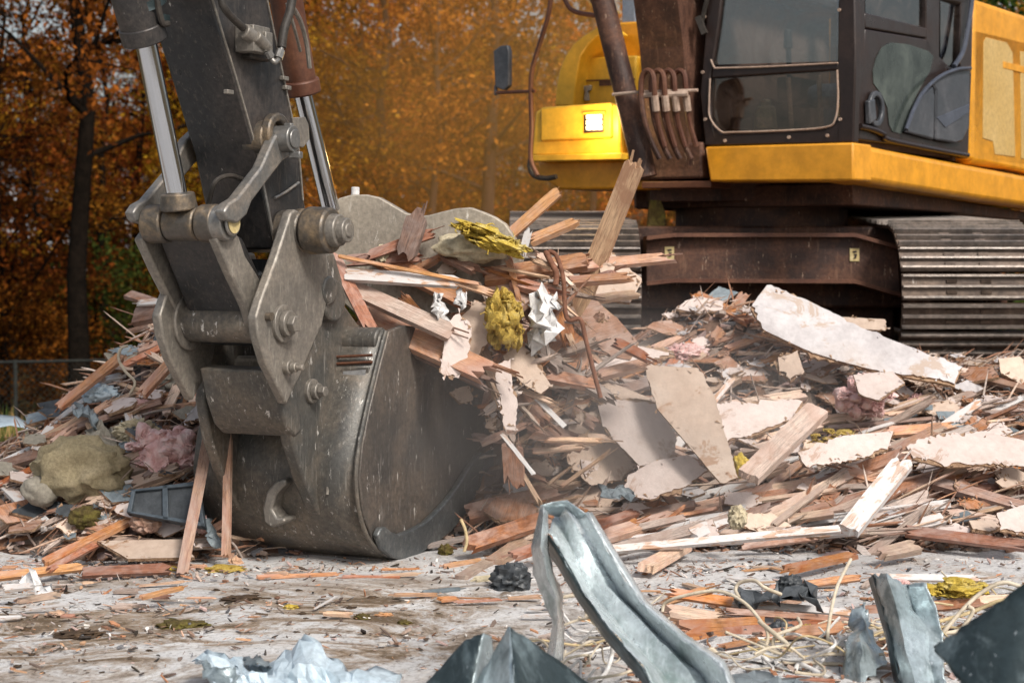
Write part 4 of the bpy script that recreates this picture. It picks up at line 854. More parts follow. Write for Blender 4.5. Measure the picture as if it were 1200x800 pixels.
# ============================================================ DEBRIS: one object per piece
rd = random.Random(77)
def frame_obj(mb, name, mats, o, X, Y_, Z, label, cat, group=None, **k):
    """mesh is in local coordinates; place it with axes X, Y_, Z at o"""
    ob = mb.build(name, mats, **k); ob.matrix_world = Matrix(((X.x, Y_.x, Z.x, o.x), (X.y, Y_.y, Z.y, o.y), (X.z, Y_.z, Z.z, o.z), (0, 0, 0, 1)))
    return tag(ob, label, cat, group)
def plank(a, b, w, t, mat, label, name='plank', cat='plank', group=None, jag=(.06, .06), n=None, bend=0., m=5, k=5, slv=2, taper=0.):
    a = V(a); b = V(b); X = (b-a); L = X.length; X = X.normalized()
    n = V(n) if n is not None else V((rd.uniform(-.35, .35), -.62+rd.uniform(-.3, .2), .75)); Z = (n-X*n.dot(X))
    Z = Z.normalized() if Z.length > .05 else basis(X)[0]
    Yv = Z.cross(X)
    mb = MB()
    e0 = [(-L/2+rd.uniform(-.15, 1)*jag[0]*(1 if q % 2 else .35)) for q in range(m+1)]; e1 = [(L/2-rd.uniform(-.15, 1)*jag[1]*(1 if q % 2 else .35)) for q in range(m+1)]
    top, bot = [], []
    bx, tw = bend*L, rd.uniform(-.012, .012)
    for i in range(k+1):
        f = i/k; rt, rb = [], []
        wl = w*(1-taper*f)
        for j in range(m+1):
            y = (j/m-.5)*wl; x = e0[j]*(1-f)+e1[j]*f; z = bx*(4*f*(1-f)-.5)+tw*(f-.5)*y*20
            dz = rd.uniform(-.0015, .0015)
            rt.append(V((x, y+rd.uniform(-.0012, .0012), z+t/2+dz))); rb.append(V((x+rd.uniform(-.4, .4)*(jag[0] if i == 0 else jag[1] if i == k else 0), y, z-t/2)))
        top.append(rt); bot.append(rb)
    nv = m+1; T = [p for r in top for p in r]; B = [p for r in bot for p in r]; o = len(T); fs = []
    for i in range(k):
        for j in range(m):
            q = i*nv+j; fs.append((q, q+nv, q+nv+1, q+1)); fs.append((o+q, o+q+1, o+q+nv+1, o+q+nv))
        for j in (0, m):
            q = i*nv+j; fs.append((q, o+q, o+q+nv, q+nv))
    for i in (0, k):
        for j in range(m): q = i*nv+j; fs.append((q, q+1, o+q+1, o+q))
    mb.add(T+B, fs)
    for _ in range(slv):      # splinters still hanging on the broken ends
        s = rd.choice((-1, 1)); jg = jag[0] if s < 0 else jag[1]
        if jg < .02: continue
        y = rd.uniform(-.45, .45)*w; l = jg*rd.uniform(.8, 1.9); x = s*(L/2-jg*.7); zz = bx*-.5
        mb.prism([V((x-s*jg, y-.05*w, zz-t*.3)), V((x-s*jg, y+.06*w, zz-t*.3)), V((x+s*l, y+rd.uniform(-.2, .2)*w, zz+rd.uniform(-.3, .3)*t))], V((0, 0, t*.4)))
    return frame_obj(mb, name, M[mat], (a+b)/2, X, Yv, Z, label, cat, group, smooth=25)
def jitter_poly(pts, seg, j, smooth_=.5):
    out = []; seg = seg*.5
    for i in range(len(pts)):
        a, b = pts[i], pts[(i+1) % len(pts)]; L = (b-a).length; k = max(1, int(L/seg)); nn = V((-(b-a).y, (b-a).x, 0)).normalized(); off = 0; jj = j*(.12 if rd.random() < .4 else rd.uniform(.5, 1.1)); sm_ = rd.uniform(.2, .8)
        for q in range(k):
            off = off*(.5+sm_*.5)+rd.gauss(0, jj*.6); fz_ = rd.gauss(0, jj*.35); out.append(a.lerp(b, q/k)+nn*(off+fz_ if q else rd.gauss(0, j*.3)))
    return out
def sheet3(pts, t, mats, label, name, cat, group=None, jag=.012, seg=.035, n=None, lay=True, warp=.0):
    """pts: world points, roughly planar"""
    c = sum(pts, V((0, 0, 0)))/len(pts)
    if n is None:
        n = V((0, 0, 0))
        for i in range(len(pts)): n += (pts[i]-c).cross(pts[(i+1) % len(pts)]-c)
    Z = V(n).normalized()
    if Z.dot(CAM-c) < 0: Z = -Z
    X = (pts[1]-pts[0]); X = (X-Z*X.dot(Z)).normalized(); Yv = Z.cross(X)
    loc = [V(((p-c).dot(X), (p-c).dot(Yv), 0)) for p in pts]
    mb = MB(); q = jitter_poly(loc, seg, jag); mb.prism([p+V((0, 0, t/2)) for p in q], V((0, 0, -t*.45)), side=1)
    if lay:
        mb.mi = 1; q = jitter_poly([p*1.006 for p in loc], seg, jag*1.15); mb.prism([p+V((0, 0, t*.04)) for p in q], V((0, 0, -t*.54)))
    # little torn flakes and curled strips of the facing
        for _ in range(int(6+len(loc))):
            i = rd.randrange(len(q)); p = q[i]*rd.uniform(.9, 1.0); s = rd.uniform(.006, .018); mb.mi = rd.choice((0, 1)); a = rd.uniform(0, 6.3); d = V((math.cos(a), math.sin(a), 0)); e = V((-d.y, d.x, 0))
            mb.prism([p+V((0, 0, t/2)), p+d*s*2+e*s*.4+V((0, 0, t/2+s*.5)), p+d*s*1.6-e*s*.5+V((0, 0, t/2+s*.3))], V((0, 0, .002)))
    return frame_obj(mb, name, mats, c, X, Yv, Z, label, cat, group, smooth=0)
def board(px, label, mat='drywall', name='board', cat='board', depth=None, n=(0, -.62, .78), t=.016, jag=.009, lift=.06, seg=.03, group=None, lay=True):
    cx = sum(p[0] for p in px)/len(px); cy = sum(p[1] for p in px)/len(px); c = at(cx, cy, depth) if depth else hp(cx, cy, lift); n = V(n).normalized()
    return sheet3([onp(x, y, c, n) for x, y in px], t, [M[mat], M['torn']], label, name, cat, group, jag, seg, n, lay)
def PLK(x0, y0, x1, y1, w, mat, label, Y=None, lift=.05, **k):
    if Y is None:
        a, b = hp(x0, y0, lift), hp(x1, y1, lift)
        if abs(a.y-b.y) > 1.1:
            mY = (a.y+b.y)/2; s = .55*(1 if b.y > a.y else -1); a = at(x0, y0, mY-s); b = at(x1, y1, mY+s)
    else:
        Y = Y if isinstance(Y, tuple) else (Y, Y); a, b = at(x0, y0, Y[0]), at(x1, y1, Y[1])
    wm = w*(a.y+b.y)/2/2000; t = k.pop('t', None) or max(.012, min(wm*.45, .05))
    return plank(a, b, wm, t, mat, label, **k)
def lumpmesh(mb, c, rad, seed, amp=.25, f=3., sub=4, ridged=False, axes=None, fine=.0):
    bm = bmesh.new(); bmesh.ops.create_icosphere(bm, subdivisions=sub, radius=1.0); off = V((seed*3.1, seed*1.7, seed*.9)); vs = []
    for v in bm.verts:
        d = v.co.normalized(); q = noise.noise(d*f+off); q2 = noise.noise(d*f*2.7+off); q3 = noise.noise(d*f*7+off)
        if ridged: q = 1-2.6*abs(q); q2 = 1-2.6*abs(q2); r = 1+amp*(q-.3)+amp*.5*(q2-.3)+fine*(1-2.6*abs(q3))
        else: r = 1+amp*q*1.8+amp*.7*q2+fine*q3
        r = max(r, .25); vs.append(V(c)+V((d.x*rad[0]*r, d.y*rad[1]*r, d.z*rad[2]*r)))
    fs = [[v.index for v in f_.verts] for f_ in bm.faces]; bm.free(); return mb.add(vs, fs)
def LUMP(px, py, rx, ry, mat, label, name, cat, Y=None, lift=.04, amp=.25, f=2.2, ridged=False, depthr=None, fine=.0, group=None, extra=0, sub=4, rz=0):
    c = at(px, py, Y) if Y else hp(px, py, lift); s = c.y/2000; sd_ = rd.uniform(0, 90); mb = MB(); dr = depthr or (rx+ry)/2*s*.8
    lumpmesh(mb, (0, 0, 0), (rx*s, dr, ry*s), sd_, amp, f, sub, ridged, fine=fine)
    for i in range(extra):
        a = rd.uniform(0, 6.3); q = rd.uniform(.45, .95); lumpmesh(mb, (math.cos(a)*rx*s*q, -dr*rd.uniform(0, .6), math.sin(a)*ry*s*q), (rx*s*rd.uniform(.2, .45), dr*.4, ry*s*rd.uniform(.25, .5)), sd_+i+1, amp*1.2, f, 3, ridged, fine=fine)
    o = frame_obj(mb, name, M[mat], c, V((math.cos(rz), 0, math.sin(rz))), V((0, 1, 0)), V((-math.sin(rz), 0, math.cos(rz))), label, cat, group, smooth=75); return o
def FLUFF(px, py, rx, ry, mat, label, Y, n, name='insulation', cat='insulation', rz=0):
    c = at(px, py, Y); s = Y/2000; mb = MB()
    for i in range(n):
        a = rd.uniform(0, 6.3); q = math.sqrt(rd.random()); r = rd.uniform(.16, .4)*(1.1-q*.5); lumpmesh(mb, (math.cos(a)*rx*s*q, -rd.uniform(0, .12)*(1-q*q), math.sin(a)*ry*s*q), (rx*s*r*rd.uniform(.6, 1.5), .05, ry*s*r*rd.uniform(.6, 1.6)), rd.uniform(0, 90), .5, 2.5, 2, True, fine=.25)
        e = V((math.cos(a)*rx*s*q, -.08, math.sin(a)*ry*s*q)); P = [e]
        for k in range(4): P.append(P[-1]+V((rd.gauss(0, .014), rd.gauss(0, .01), rd.gauss(0, .012))))
        mb.tube(P, [.005, .005, .004, .003, .001], 4)
    return frame_obj(mb, name, M[mat], c, V((math.cos(rz), 0, math.sin(rz))), V((0, 1, 0)), V((-math.sin(rz), 0, math.cos(rz))), label, cat, smooth=60)
def PATCH(rows, mat, label, name, cat, group=None, t=.004, sub=2, crumple=.0, smooth=50, f=9., parent=None):
    """rows of (px, py, depth) -> bent sheet metal"""
    P = [[at(*p) for p in r] for r in rows]; c = P[len(P)//2][len(P[0])//2].copy(); k = 4 if crumple > .03 else 6 if crumple else 3
    def bil(u, v):
        i = min(int(u), len(P)-2); j = min(int(v), len(P[0])-2); a, b = u-i, v-j
        return P[i][j].lerp(P[i+1][j], a).lerp(P[i][j+1].lerp(P[i+1][j+1], a), b)
    G = []
    for i in range((len(P)-1)*k+1):
        r = []
        for j in range((len(P[0])-1)*k+1):
            p = bil(i/k, j/k)
            if crumple: q = V((abs(noise.noise(p*f)), abs(noise.noise(p*f+V((5, 1, 2)))), abs(noise.noise(p*f*1.3+V((1, 7, 3)))))); q2 = abs(noise.noise(p*f*2.3+V((9, 2, 4)))); p = p+(q-V((.25, .25, .25)))*crumple+V((0, (q2-.2)*crumple*.55, abs(noise.noise(p*f*2.6))*crumple*.4))
            if crumple > .03: p = p+V((rd.gauss(0, 1), rd.gauss(0, 1), rd.gauss(0, 1)))*crumple*.11
            if crumple and (i in (0, (len(P)-1)*k) or j in (0, (len(P[0])-1)*k)): jj_ = min(.005, crumple*.2); p = p+V((rd.gauss(0, jj_), 0, rd.gauss(0, jj_)))
            r.append(p)
        G.append(r)
    mb = MB()
    if crumple > .03:
        smooth = 9; nv = len(G[0]); fs = []
        for i in range(len(G)-1):
            for j in range(nv-1):
                q0_, q1_, q2_, q3_ = i*nv+j, i*nv+j+1, (i+1)*nv+j+1, (i+1)*nv+j; fs += [(q0_, q1_, q2_), (q0_, q2_, q3_)] if rd.random() < .5 else [(q0_, q1_, q3_), (q1_, q2_, q3_)]
        mb.add([p for r in G for p in r], fs)
    else: mb.grid(G)
    if parent is not None: return mb.build(name, M[mat], parent, smooth=smooth, solid=t)
    o = mb.build(name, M[mat], origin=c, smooth=smooth, solid=t); return tag(o, label, cat, group)
def CABLE(pts, r, mat, label, name='cable', cat='cable', group=None, n=8):
    P = curve([p if isinstance(p, Vector) else (at(*p) if len(p) == 3 else hp(p[0], p[1], .02)) for p in pts], 8); c = P[len(P)//2].copy()
    mb = MB(); mb.tube(P, r, n); return tag(mb.build(name, M[mat], origin=c, smooth=60), label, cat, group)

# ---------- load spilling from the bucket
T_ = 9.0
PLK(404, 322, 540, 331, 15, 'w_white', 'pale grey painted plank lying level at the bucket mouth, above the broken pale one', (8.72, 8.62), n=(0, -.85, .5), jag=(.02, .05))
PLK(412, 338, 532, 392, 20, 'w_grey', 'pale weathered plank with a fresh broken tip sloping down over the bucket mouth', (8.75, 8.55), n=(0, -.8, .55), jag=(.03, .07))
PLK(390, 298, 436, 388, 15, 'w_red', 'dark red-brown slat sloping steeply beside the main bucket pin', (8.75, 8.65), n=(.2, -.9, .2))
PLK(396, 300, 562, 333, 4, 'w_tan', 'thin yellowish lath across the top of the level painted plank', (8.7, 8.58), n=(0, -.9, .4), jag=(.01, .02))
PLK(474, 304, 492, 246, 24, 'w_brown', 'dark upright splintered slab in front of the thumb plate', (8.8, 8.85), jag=(.08, .12), n=(-.2, -.9, .2))
PLK(430, 300, 510, 272, 12, 'w_red', 'reddish broken strip leaning left of the upright slab', (8.85, 8.9), jag=(.05, .05), n=(0, -.9, .3))
PLK(402, 306, 492, 300, 14, 'w_red', 'reddish board lying behind the thin yellowish lath', (8.9, 8.9), n=(0, -.9, .3))
PLK(440, 300, 545, 352, 22, 'w_fresh', 'orange-brown plank between the level painted plank and the upright slab', (8.95, 8.82), n=(0, -.8, .5), jag=(.05, .06))
PLK(425, 372, 578, 440, 28, 'w_fresh', 'broad orange-brown plank with a brush of splinters at its lower tip', (8.85, 8.5), n=(0, -.8, .5), jag=(.03, .16), slv=9)
PLK(455, 395, 575, 452, 16, 'w_brown', 'brown splintered plank under the brush-ended one', (8.8, 8.52), n=(0, -.85, .4), jag=(.03, .14), slv=6)
PLK(590, 282, 655, 224, 13, 'w_tan', 'orange lath pointing up right from the yellow foam', (9.0, 9.05), n=(0, -.9, .4), jag=(.03, .03), t=.03)
PLK(618, 284, 676, 260, 13, 'w_tan', 'short orange lath with a pale top face, right of the yellow foam', (9.0, 9.1), n=(0, -.6, .8), t=.035)
PLK(611, 302, 620, 268, 9, 'w_white', 'small upright white slat beside the yellow foam', (8.92, 8.95), n=(0, -1, .2))
PLK(668, 385, 745, 190, 20, 'w_post', 'stout stripped post rising out of the load, frayed at its top', (9.15, 9.0), n=(-.3, -.9, .2), jag=(.05, .05), t=.09, slv=12)
PLK(566, 326, 690, 306, 20, 'w_fresh', 'splintered orange beam lying across the heap, left of the stripped post', (8.85, 8.9), n=(0, -.75, .6), jag=(.05, .05), t=.05)
PLK(676, 312, 786, 302, 14, 'w_fresh', 'orange splintered lath reaching from the stripped post to the cross beam', (9.0, 9.3), n=(0, -.75, .6), jag=(.05, .12), slv=5)
PLK(690, 352, 748, 344, 12, 'w_pale', 'pale board end in front of the left track, under the orange lath', (9.3, 9.5), n=(0, -.7, .7))
board([(664, 352), (690, 345), (722, 372), (748, 402), (738, 422), (716, 418), (694, 402), (672, 380)], 'rusty orange-brown panel piece hanging under the stripped post', 'brownpanel', depth=9.1, n=(.2, -.95, .25), jag=.006, name='panel', cat='panel')
board([(516, 436), (522, 388), (538, 368), (552, 380), (548, 436)], 'dusty pinkish torn board hanging beside the brush-ended plank', 'drywall', depth=8.58, n=(.1, -.95, .2))
board([(590, 418), (604, 402), (622, 412), (646, 452), (634, 462), (612, 450)], 'pale broken board below the hanging yellow foam', 'ply', depth=8.72, n=(0, -.9, .4))
board([(598, 420), (582, 430), (590, 500), (604, 505), (606, 470), (600, 450)], 'narrow pinkish torn strip hanging over the bucket corner', 'drywall', depth=8.6, n=(.2, -.95, .1), name='strip', cat='board')
board([(540, 380), (556, 352), (574, 358), (572, 402), (556, 420)], 'brownish torn board just left of the hanging yellow foam', 'ply', depth=8.7, n=(-.2, -.95, .2))
board([(640, 400), (660, 378), (684, 398), (690, 430), (660, 440)], 'dusty brown ragged board below the white crumpled plastic', 'brownpanel', depth=8.95, n=(.1, -.9, .3))
board([(566, 335), (596, 328), (630, 340), (628, 358), (600, 362), (572, 352)], 'reddish curled board just under the splintered orange beam', 'brownpanel', depth=8.82, n=(0, -.8, .6))
LUMP(556, 290, 44, 17, 'cfoam', 'cream foam slab on top of the load, under the yellow crust', 'foam_slab', 'foam', 8.85, amp=.18, f=2.5, fine=.06)
FLUFF(575, 280, 44, 12, 'yfoam', 'bright yellow foam crust draped over the cream slab', 8.72, 46, 'foam', 'foam', -.38)
FLUFF(590, 376, 22, 32, 'yfoam_dark', 'yellow-brown foam chunk hanging on the face of the load', 8.66, 40, 'foam', 'foam')
LUMP(446, 300, 8, 12, 'cfoam', 'tiny pale foam tuft right of the main bucket pin', 'foam', 'foam', 8.9, amp=.3)
PATCH([[(622, 352, 8.75), (638, 348, 8.7), (655, 346, 8.75)], [(620, 370, 8.68), (636, 372, 8.6), (656, 366, 8.68)], [(624, 388, 8.7), (634, 394, 8.62), (652, 390, 8.7)], [(626, 402, 8.75), (634, 408, 8.7), (642, 404, 8.75)]], 'paper', 'white crumpled plastic caught in the load', 'crumpled_plastic', 'plastic', crumple=.13, f=12, smooth=20)
PATCH([[(508, 346, 8.6), (524, 344, 8.6)], [(512, 362, 8.57), (522, 360, 8.6)], [(518, 378, 8.6), (528, 374, 8.6)]], 'paper', 'small white rag hanging under the level painted plank', 'rag', 'rag', crumple=.06)
PATCH([[(536, 342, 8.6), (548, 340, 8.6)], [(530, 356, 8.57), (546, 362, 8.6)]], 'paper', 'small white torn paper right of the hanging white rag', 'paper_scrap', 'paper', crumple=.06)
CABLE([(640, 296, 8.8), (644, 304, 8.75), (652, 320, 8.72), (651, 334, 8.7)], .016, 'rust', 'rusty bent strap hooked over the splintered beam', 'strap', 'strap')
CABLE([(643, 294, 8.8), (652, 300, 8.78), (660, 326, 8.7), (664, 372, 8.68), (680, 374, 8.66), (686, 396, 8.66), (697, 440, 8.64), (704, 466, 8.62)], .012, 'rust', 'long bent rusty rod hanging down the face of the load', 'rod', 'rod')
PLK(628, 466, 662, 500, 6, 'w_white', 'small white metal strip below the load, right one of two', (8.75, 8.7), n=(0, -.9, .4), jag=(.005, .005))
PLK(588, 508, 626, 556, 5, 'w_white', 'thin pale strip leaning down beside the bucket teeth', (8.6, 8.5), n=(0, -.9, .4), jag=(.005, .005))
PLK(534, 330, 580, 345, 9, 'w_tan', 'orange broken tip beside the end of the level painted plank', (8.62, 8.6), n=(0, -.8, .5), jag=(.02, .05))
for (x0, y0, x1, y1, w_, m_) in [(520, 300, 560, 318, 12, 'w_brown'), (600, 330, 650, 345, 14, 'w_red'), (610, 350, 640, 395, 12, 'w_brown'), (650, 350, 668, 400, 14, 'w_fresh'), (550, 425, 592, 452, 10, 'w_fresh'), (560, 400, 590, 470, 12, 'w_pale'),
        (600, 455, 640, 500, 16, 'w_brown'), (640, 440, 700, 452, 14, 'w_brown'), (620, 500, 680, 520, 22, 'w_brown'), (600, 520, 604, 570, 20, 'w_brown'), (640, 420, 700, 400, 10, 'w_grey'), (666, 330, 740, 325, 12, 'w_fresh'), (480, 320, 520, 300, 10, 'w_fresh'),
        (655, 430, 720, 470, 14, 'w_grey'), (610, 395, 660, 430, 15, 'w_grey'), (470, 345, 500, 380, 10, 'w_fresh'), (530, 400, 560, 430, 10, 'w_red'), (500, 400, 520, 430, 12, 'w_brown'), (575, 440, 590, 480, 12, 'w_pale'), (650, 470, 700, 500, 12, 'w_brown'),
        (700, 440, 760, 425, 12, 'w_fresh'), (720, 400, 760, 420, 10, 'w_red'), (690, 330, 720, 320, 10, 'w_red'), (560, 310, 620, 322, 9, 'w_brown'), (585, 460, 600, 520, 9, 'w_grey')]:
    PLK(x0, y0, x1, y1, w_*1.2, m_, 'splintered wood piece wedged among the load spilling from the bucket', Y=(rd.uniform(8.75, 9.0), rd.uniform(8.7, 8.95)), name='wood_fragment', cat='wood fragment', group='wood pieces wedged in the load', jag=(.05, .07), slv=4)
for i in range(85):
    px = rd.gauss(625, 42); py = rd.uniform(310, 575); th_ = rd.gauss(-.2, .8); L_ = rd.uniform(18, 70)
    if px < 505+max(0, (py-400))*.62 or px > 715 or (px < 575 and py < 340): continue
    yy_ = rd.uniform(8.72, 9.02); PLK(px-math.cos(th_)*L_/2, py-math.sin(th_)*L_/2, px+math.cos(th_)*L_/2, py+math.sin(th_)*L_/2, rd.uniform(2.5, 11), rd.choice(('w_fresh', 'w_pale', 'w_grey', 'w_pale', 'w_brown')), 'splintered wood piece wedged among the load spilling from the bucket', Y=(yy_, yy_-.05), name='wood_fragment', cat='wood fragment', group='wood pieces wedged in the load', jag=(.04, .08), slv=4, taper=rd.choice((0, .4)))
for i in range(60):
    px = rd.gauss(610, 48); py = rd.uniform(300, 560)
    if px < 500+max(0, (py-400))*.62 or px > 720: continue
    s = rd.uniform(5, 13); a0 = rd.uniform(0, 6.3); pg = [(px+math.cos(a0+q*1.256)*s*rd.uniform(.5, 1.3), py+math.sin(a0+q*1.256)*s*rd.uniform(.5, 1.2)) for q in range(5)]
    board(pg, 'crumpled scrap of torn board wedged in the load spilling from the bucket', rd.choice(('drywall', 'ply', 'ply', 'brownpanel', 'brownpanel')), depth=rd.uniform(8.8, 9.05), n=(rd.uniform(-.5, .5), -.9, rd.uniform(-.2, .6)), name='board_scrap', cat='board scrap', group='board scraps wedged in the load', jag=.006, seg=.02)

# ---------- main heap: named pieces
board([(754, 428), (819, 432), (837, 465), (865, 560), (844, 566), (795, 508), (770, 479)], 'long pale plywood sheet leaning steeply at the middle of the heap', 'ply', depth=8.95, n=(-.15, -.85, .5), jag=.008)
board([(700, 475), (716, 466), (771, 472), (791, 510), (789, 544), (749, 546), (728, 524), (706, 500)], 'pale torn plasterboard left of the steep plywood sheet', 'drywall', depth=9.15, n=(.1, -.85, .5), jag=.012, name='plasterboard')
board([(735, 560), (770, 540), (805, 534), (828, 551), (800, 572), (762, 586), (728, 580)], 'pale plasterboard sheet low under the steep plywood sheet', 'drywall', depth=8.95, n=(0, -.7, .7), jag=.01, name='plasterboard')
board([(668, 492), (700, 480), (742, 545), (728, 563), (690, 568), (664, 540)], 'dusty grey-brown panel in the shade right of the bucket', 'ply', depth=9.25, n=(.2, -.85, .4), jag=.008, name='panel', cat='panel')
board([(898, 336), (938, 350), (980, 371), (1034, 396), (1070, 410), (1127, 431), (1118, 452), (1052, 440), (1022, 435), (947, 413), (896, 389), (880, 360)], 'big white fibre board sloping down in front of the right track', 'white_board', depth=10.35, n=(.12, -.72, .68), jag=.014, t=.03, seg=.045)
board([(984, 372), (1037, 375), (1037, 388), (1010, 386), (988, 382)], 'short pale board end behind the big white board', 'ply', depth=10.7, n=(0, -.8, .6))
board([(838, 474), (890, 470), (940, 471), (925, 494), (880, 512), (842, 518)], 'pinkish plasterboard right of the steep plywood sheet', 'drywall', depth=9.35, n=(0, -.6, .8), jag=.012, name='plasterboard')
board([(1062, 524), (1100, 510), (1150, 506), (1215, 520), (1215, 548), (1150, 545), (1110, 548), (1070, 538)], 'broad pink-white torn plasterboard at the right edge of the heap', 'drywall', depth=9.3, n=(0, -.6, .8), jag=.014, name='plasterboard')
board([(935, 530), (985, 512), (1046, 506), (1040, 528), (1000, 540), (940, 544)], 'pale plasterboard lying under the yellow foam tuft', 'drywall', depth=9.3, n=(0, -.55, .83), jag=.012, name='plasterboard')
board([(1168, 602), (1215, 588), (1215, 630), (1172, 622)], 'small pale board at the right edge of the picture, low on the heap', 'drywall', depth=8.6, n=(0, -.6, .8))
board([(690, 300), (716, 296), (752, 330), (738, 356), (700, 350)], 'pale orange broken board end before the left track', 'ply', depth=9.6, n=(.1, -.8, .5))
board([(672, 445), (740, 405), (790, 416), (760, 432), (700, 446)], 'crumpled whitish sheet on top of the heap left of the steep plywood', 'drywall', depth=9.5, n=(0, -.55, .83), jag=.02)
board([(660, 452), (712, 448), (764, 468), (760, 482), (700, 470)], 'brown-edged board behind the pale torn plasterboard', 'ply', depth=9.35, n=(0, -.6, .8))
board([(912, 420), (934, 412), (942, 436), (926, 448), (914, 436)], 'small boxy pale board under the big white board', 'ply', depth=9.7, n=(-.2, -.9, .4), t=.04)
board([(1000, 440), (1046, 436), (1060, 450), (1030, 470), (1006, 462)], 'pale board just below the lower end of the big white board', 'drywall', depth=9.8, n=(0, -.6, .8))
PLK(876, 560, 958, 480, 27, 'w_grey', 'broad pale weathered plank rising to the right beside the steep plywood', (8.75, 9.3), n=(-.1, -.7, .7), jag=(.03, .03))
PLK(994, 622, 1060, 540, 24, 'w_white', 'short broad white painted plank tilted up right near the front', (8.5, 8.9), n=(-.1, -.7, .7), jag=(.02, .06))
PLK(716, 644, 984, 620, 9, 'w_white', 'long white lath lying level along the front of the heap', (8.28, 8.38), n=(0, -.75, .6), t=.03, jag=(.01, .02))
L_ = [(888, 612, 1010, 548, 14, 'w_pale', 'pale plank rising right, just behind the long white lath'), (925, 612, 1098, 560, 17, 'w_pale', 'pale-edged plank passing behind the short white plank'),
 (860, 604, 985, 505, 10, 'w_fresh', 'thin orange lath rising steeply behind the pale weathered plank'), (940, 606, 1104, 560, 20, 'w_brown', 'thick brown plank under the short white painted plank'),
 (905, 616, 1032, 520, 8, 'w_pale', 'slim pale batten left of the short white plank'), (1060, 622, 1205, 640, 14, 'w_red', 'red-brown plank near the lower right edge of the heap'),
 (1096, 566, 1210, 598, 18, 'w_brown', 'brown plank sloping down to the right edge, above the red-brown one'), (1100, 575, 1205, 572, 14, 'w_red', 'rusty brown plank end at the right edge, below the plasterboard'),
 (1120, 436, 1212, 458, 11, 'w_fresh', 'thin orange plank at the foot of the right track'), (1130, 444, 1210, 450, 8, 'w_red', 'red-brown plank just beneath the thin orange one'),
 (545, 604, 656, 574, 24, 'w_brown', 'thick dark brown beam below the bucket teeth'), (545, 640, 640, 608, 20, 'w_brown', 'dark brown beam lying lowest beside the bucket heel'),
 (600, 652, 745, 600, 14, 'w_red', 'red-brown plank behind the bent gutter top'), (682, 636, 905, 572, 18, 'w_fresh', 'long orange plank rising from the gutter to the steep plywood foot'),
 (700, 650, 890, 600, 15, 'w_grey', 'grey plank parallel under the long orange plank'), (756, 666, 802, 640, 20, 'w_pale', 'short splintered block at the foot of the heap, behind the gutter'),
 (700, 618, 830, 590, 12, 'w_white', 'whitish plank half hidden above the long orange plank'), (880, 500, 1012, 488, 12, 'w_pale', 'pale plank lying level left of the pink insulation tuft'),
 (1000, 508, 1140, 498, 11, 'w_fresh', 'orange plank lying level below the pink insulation tuft'), (1046, 530, 1106, 500, 14, 'w_fresh', 'orange square batten pointing down left from the level orange plank'),
 (830, 480, 945, 462, 14, 'w_pale', 'pale plank lying at the right of the steep plywood top'), (690, 468, 770, 446, 14, 'w_brown', 'brown plank above the pale torn plasterboard'),
 (640, 440, 770, 452, 16, 'w_grey', 'dusty grey plank lying level behind the hanging rod'), (800, 600, 930, 580, 18, 'w_brown', 'brown plank below the foot of the steep plywood'),
 (810, 628, 880, 596, 18, 'w_white', 'pale splintered board with a torn foam knot near the long white lath'), (1110, 600, 1180, 612, 12, 'w_grey', 'grey plank above the red-brown one at the lower right'),
 (1008, 560, 1110, 520, 14, 'w_red', 'red-brown plank behind the short white painted plank'), (836, 400, 872, 345, 12, 'w_fresh', 'orange stick standing up left of the big white board'),
 (780, 440, 812, 402, 16, 'w_red', 'reddish broken beam end upright on the heap before the cross beam'), (815, 346, 880, 378, 14, 'w_fresh', 'orange lath sloping down to the big white board'),
 (850, 410, 912, 388, 10, 'w_fresh', 'short orange lath under the left end of the big white board'), (890, 425, 935, 412, 9, 'w_tan', 'yellowish splintered lath left of the small boxy board'),
 (740, 540, 800, 600, 10, 'w_brown', 'dark stick crossing under the steep plywood'), (1070, 470, 1150, 485, 10, 'w_brown', 'brown lath below the foot of the big white board'),
 (920, 668, 1000, 650, 14, 'w_fresh', 'orange splintered board on the ground right of the long white lath'), (1030, 650, 1075, 640, 18, 'w_pale', 'short pale block below the short white painted plank'),
 (868, 640, 960, 628, 10, 'w_brown', 'brown lath on the ground under the long white lath'), (1020, 676, 1150, 678, 9, 'w_white', 'clean white strip lying flat on the ground before the heap')]
for q in L_: PLK(*q, lift=rd.uniform(.04, .1), jag=(rd.uniform(.02, .08), rd.uniform(.02, .08)))
FLUFF(1012, 464, 30, 22, 'pink', 'pink insulation tuft on the heap below the big white board', hp(1012, 468, .1).y-.28, 44)
LUMP(1076, 474, 10, 10, 'pink', 'small pink insulation tuft right of the larger pink one', 'insulation', 'insulation', None, .05, amp=.45, f=3, ridged=True, fine=.15, extra=2)
LUMP(805, 415, 22, 10, 'pink', 'pinkish insulation scrap behind the top of the steep plywood', 'insulation', 'insulation', None, .05, amp=.4, f=3, ridged=True, fine=.15, extra=3)
FLUFF(976, 516, 26, 13, 'yfoam_dark', 'pale yellow foam tuft right of the pale weathered plank', hp(976, 516, .08).y, 30, 'foam', 'foam')
LUMP(868, 545, 9, 13, 'yfoam', 'small bright yellow foam scrap beside the foot of the steep plywood', 'foam', 'foam', 8.85, amp=.2)
FLUFF(1120, 688, 36, 10, 'yfoam', 'flat mustard foam piece on the ground right of the bent zinc strip', 7.4, 40, 'foam', 'foam')
LUMP(1055, 684, 10, 6, 'pink', 'pink scrap between the mustard foam and the bent zinc strip', 'insulation', 'insulation', 7.5, amp=.3, f=3, ridged=True)
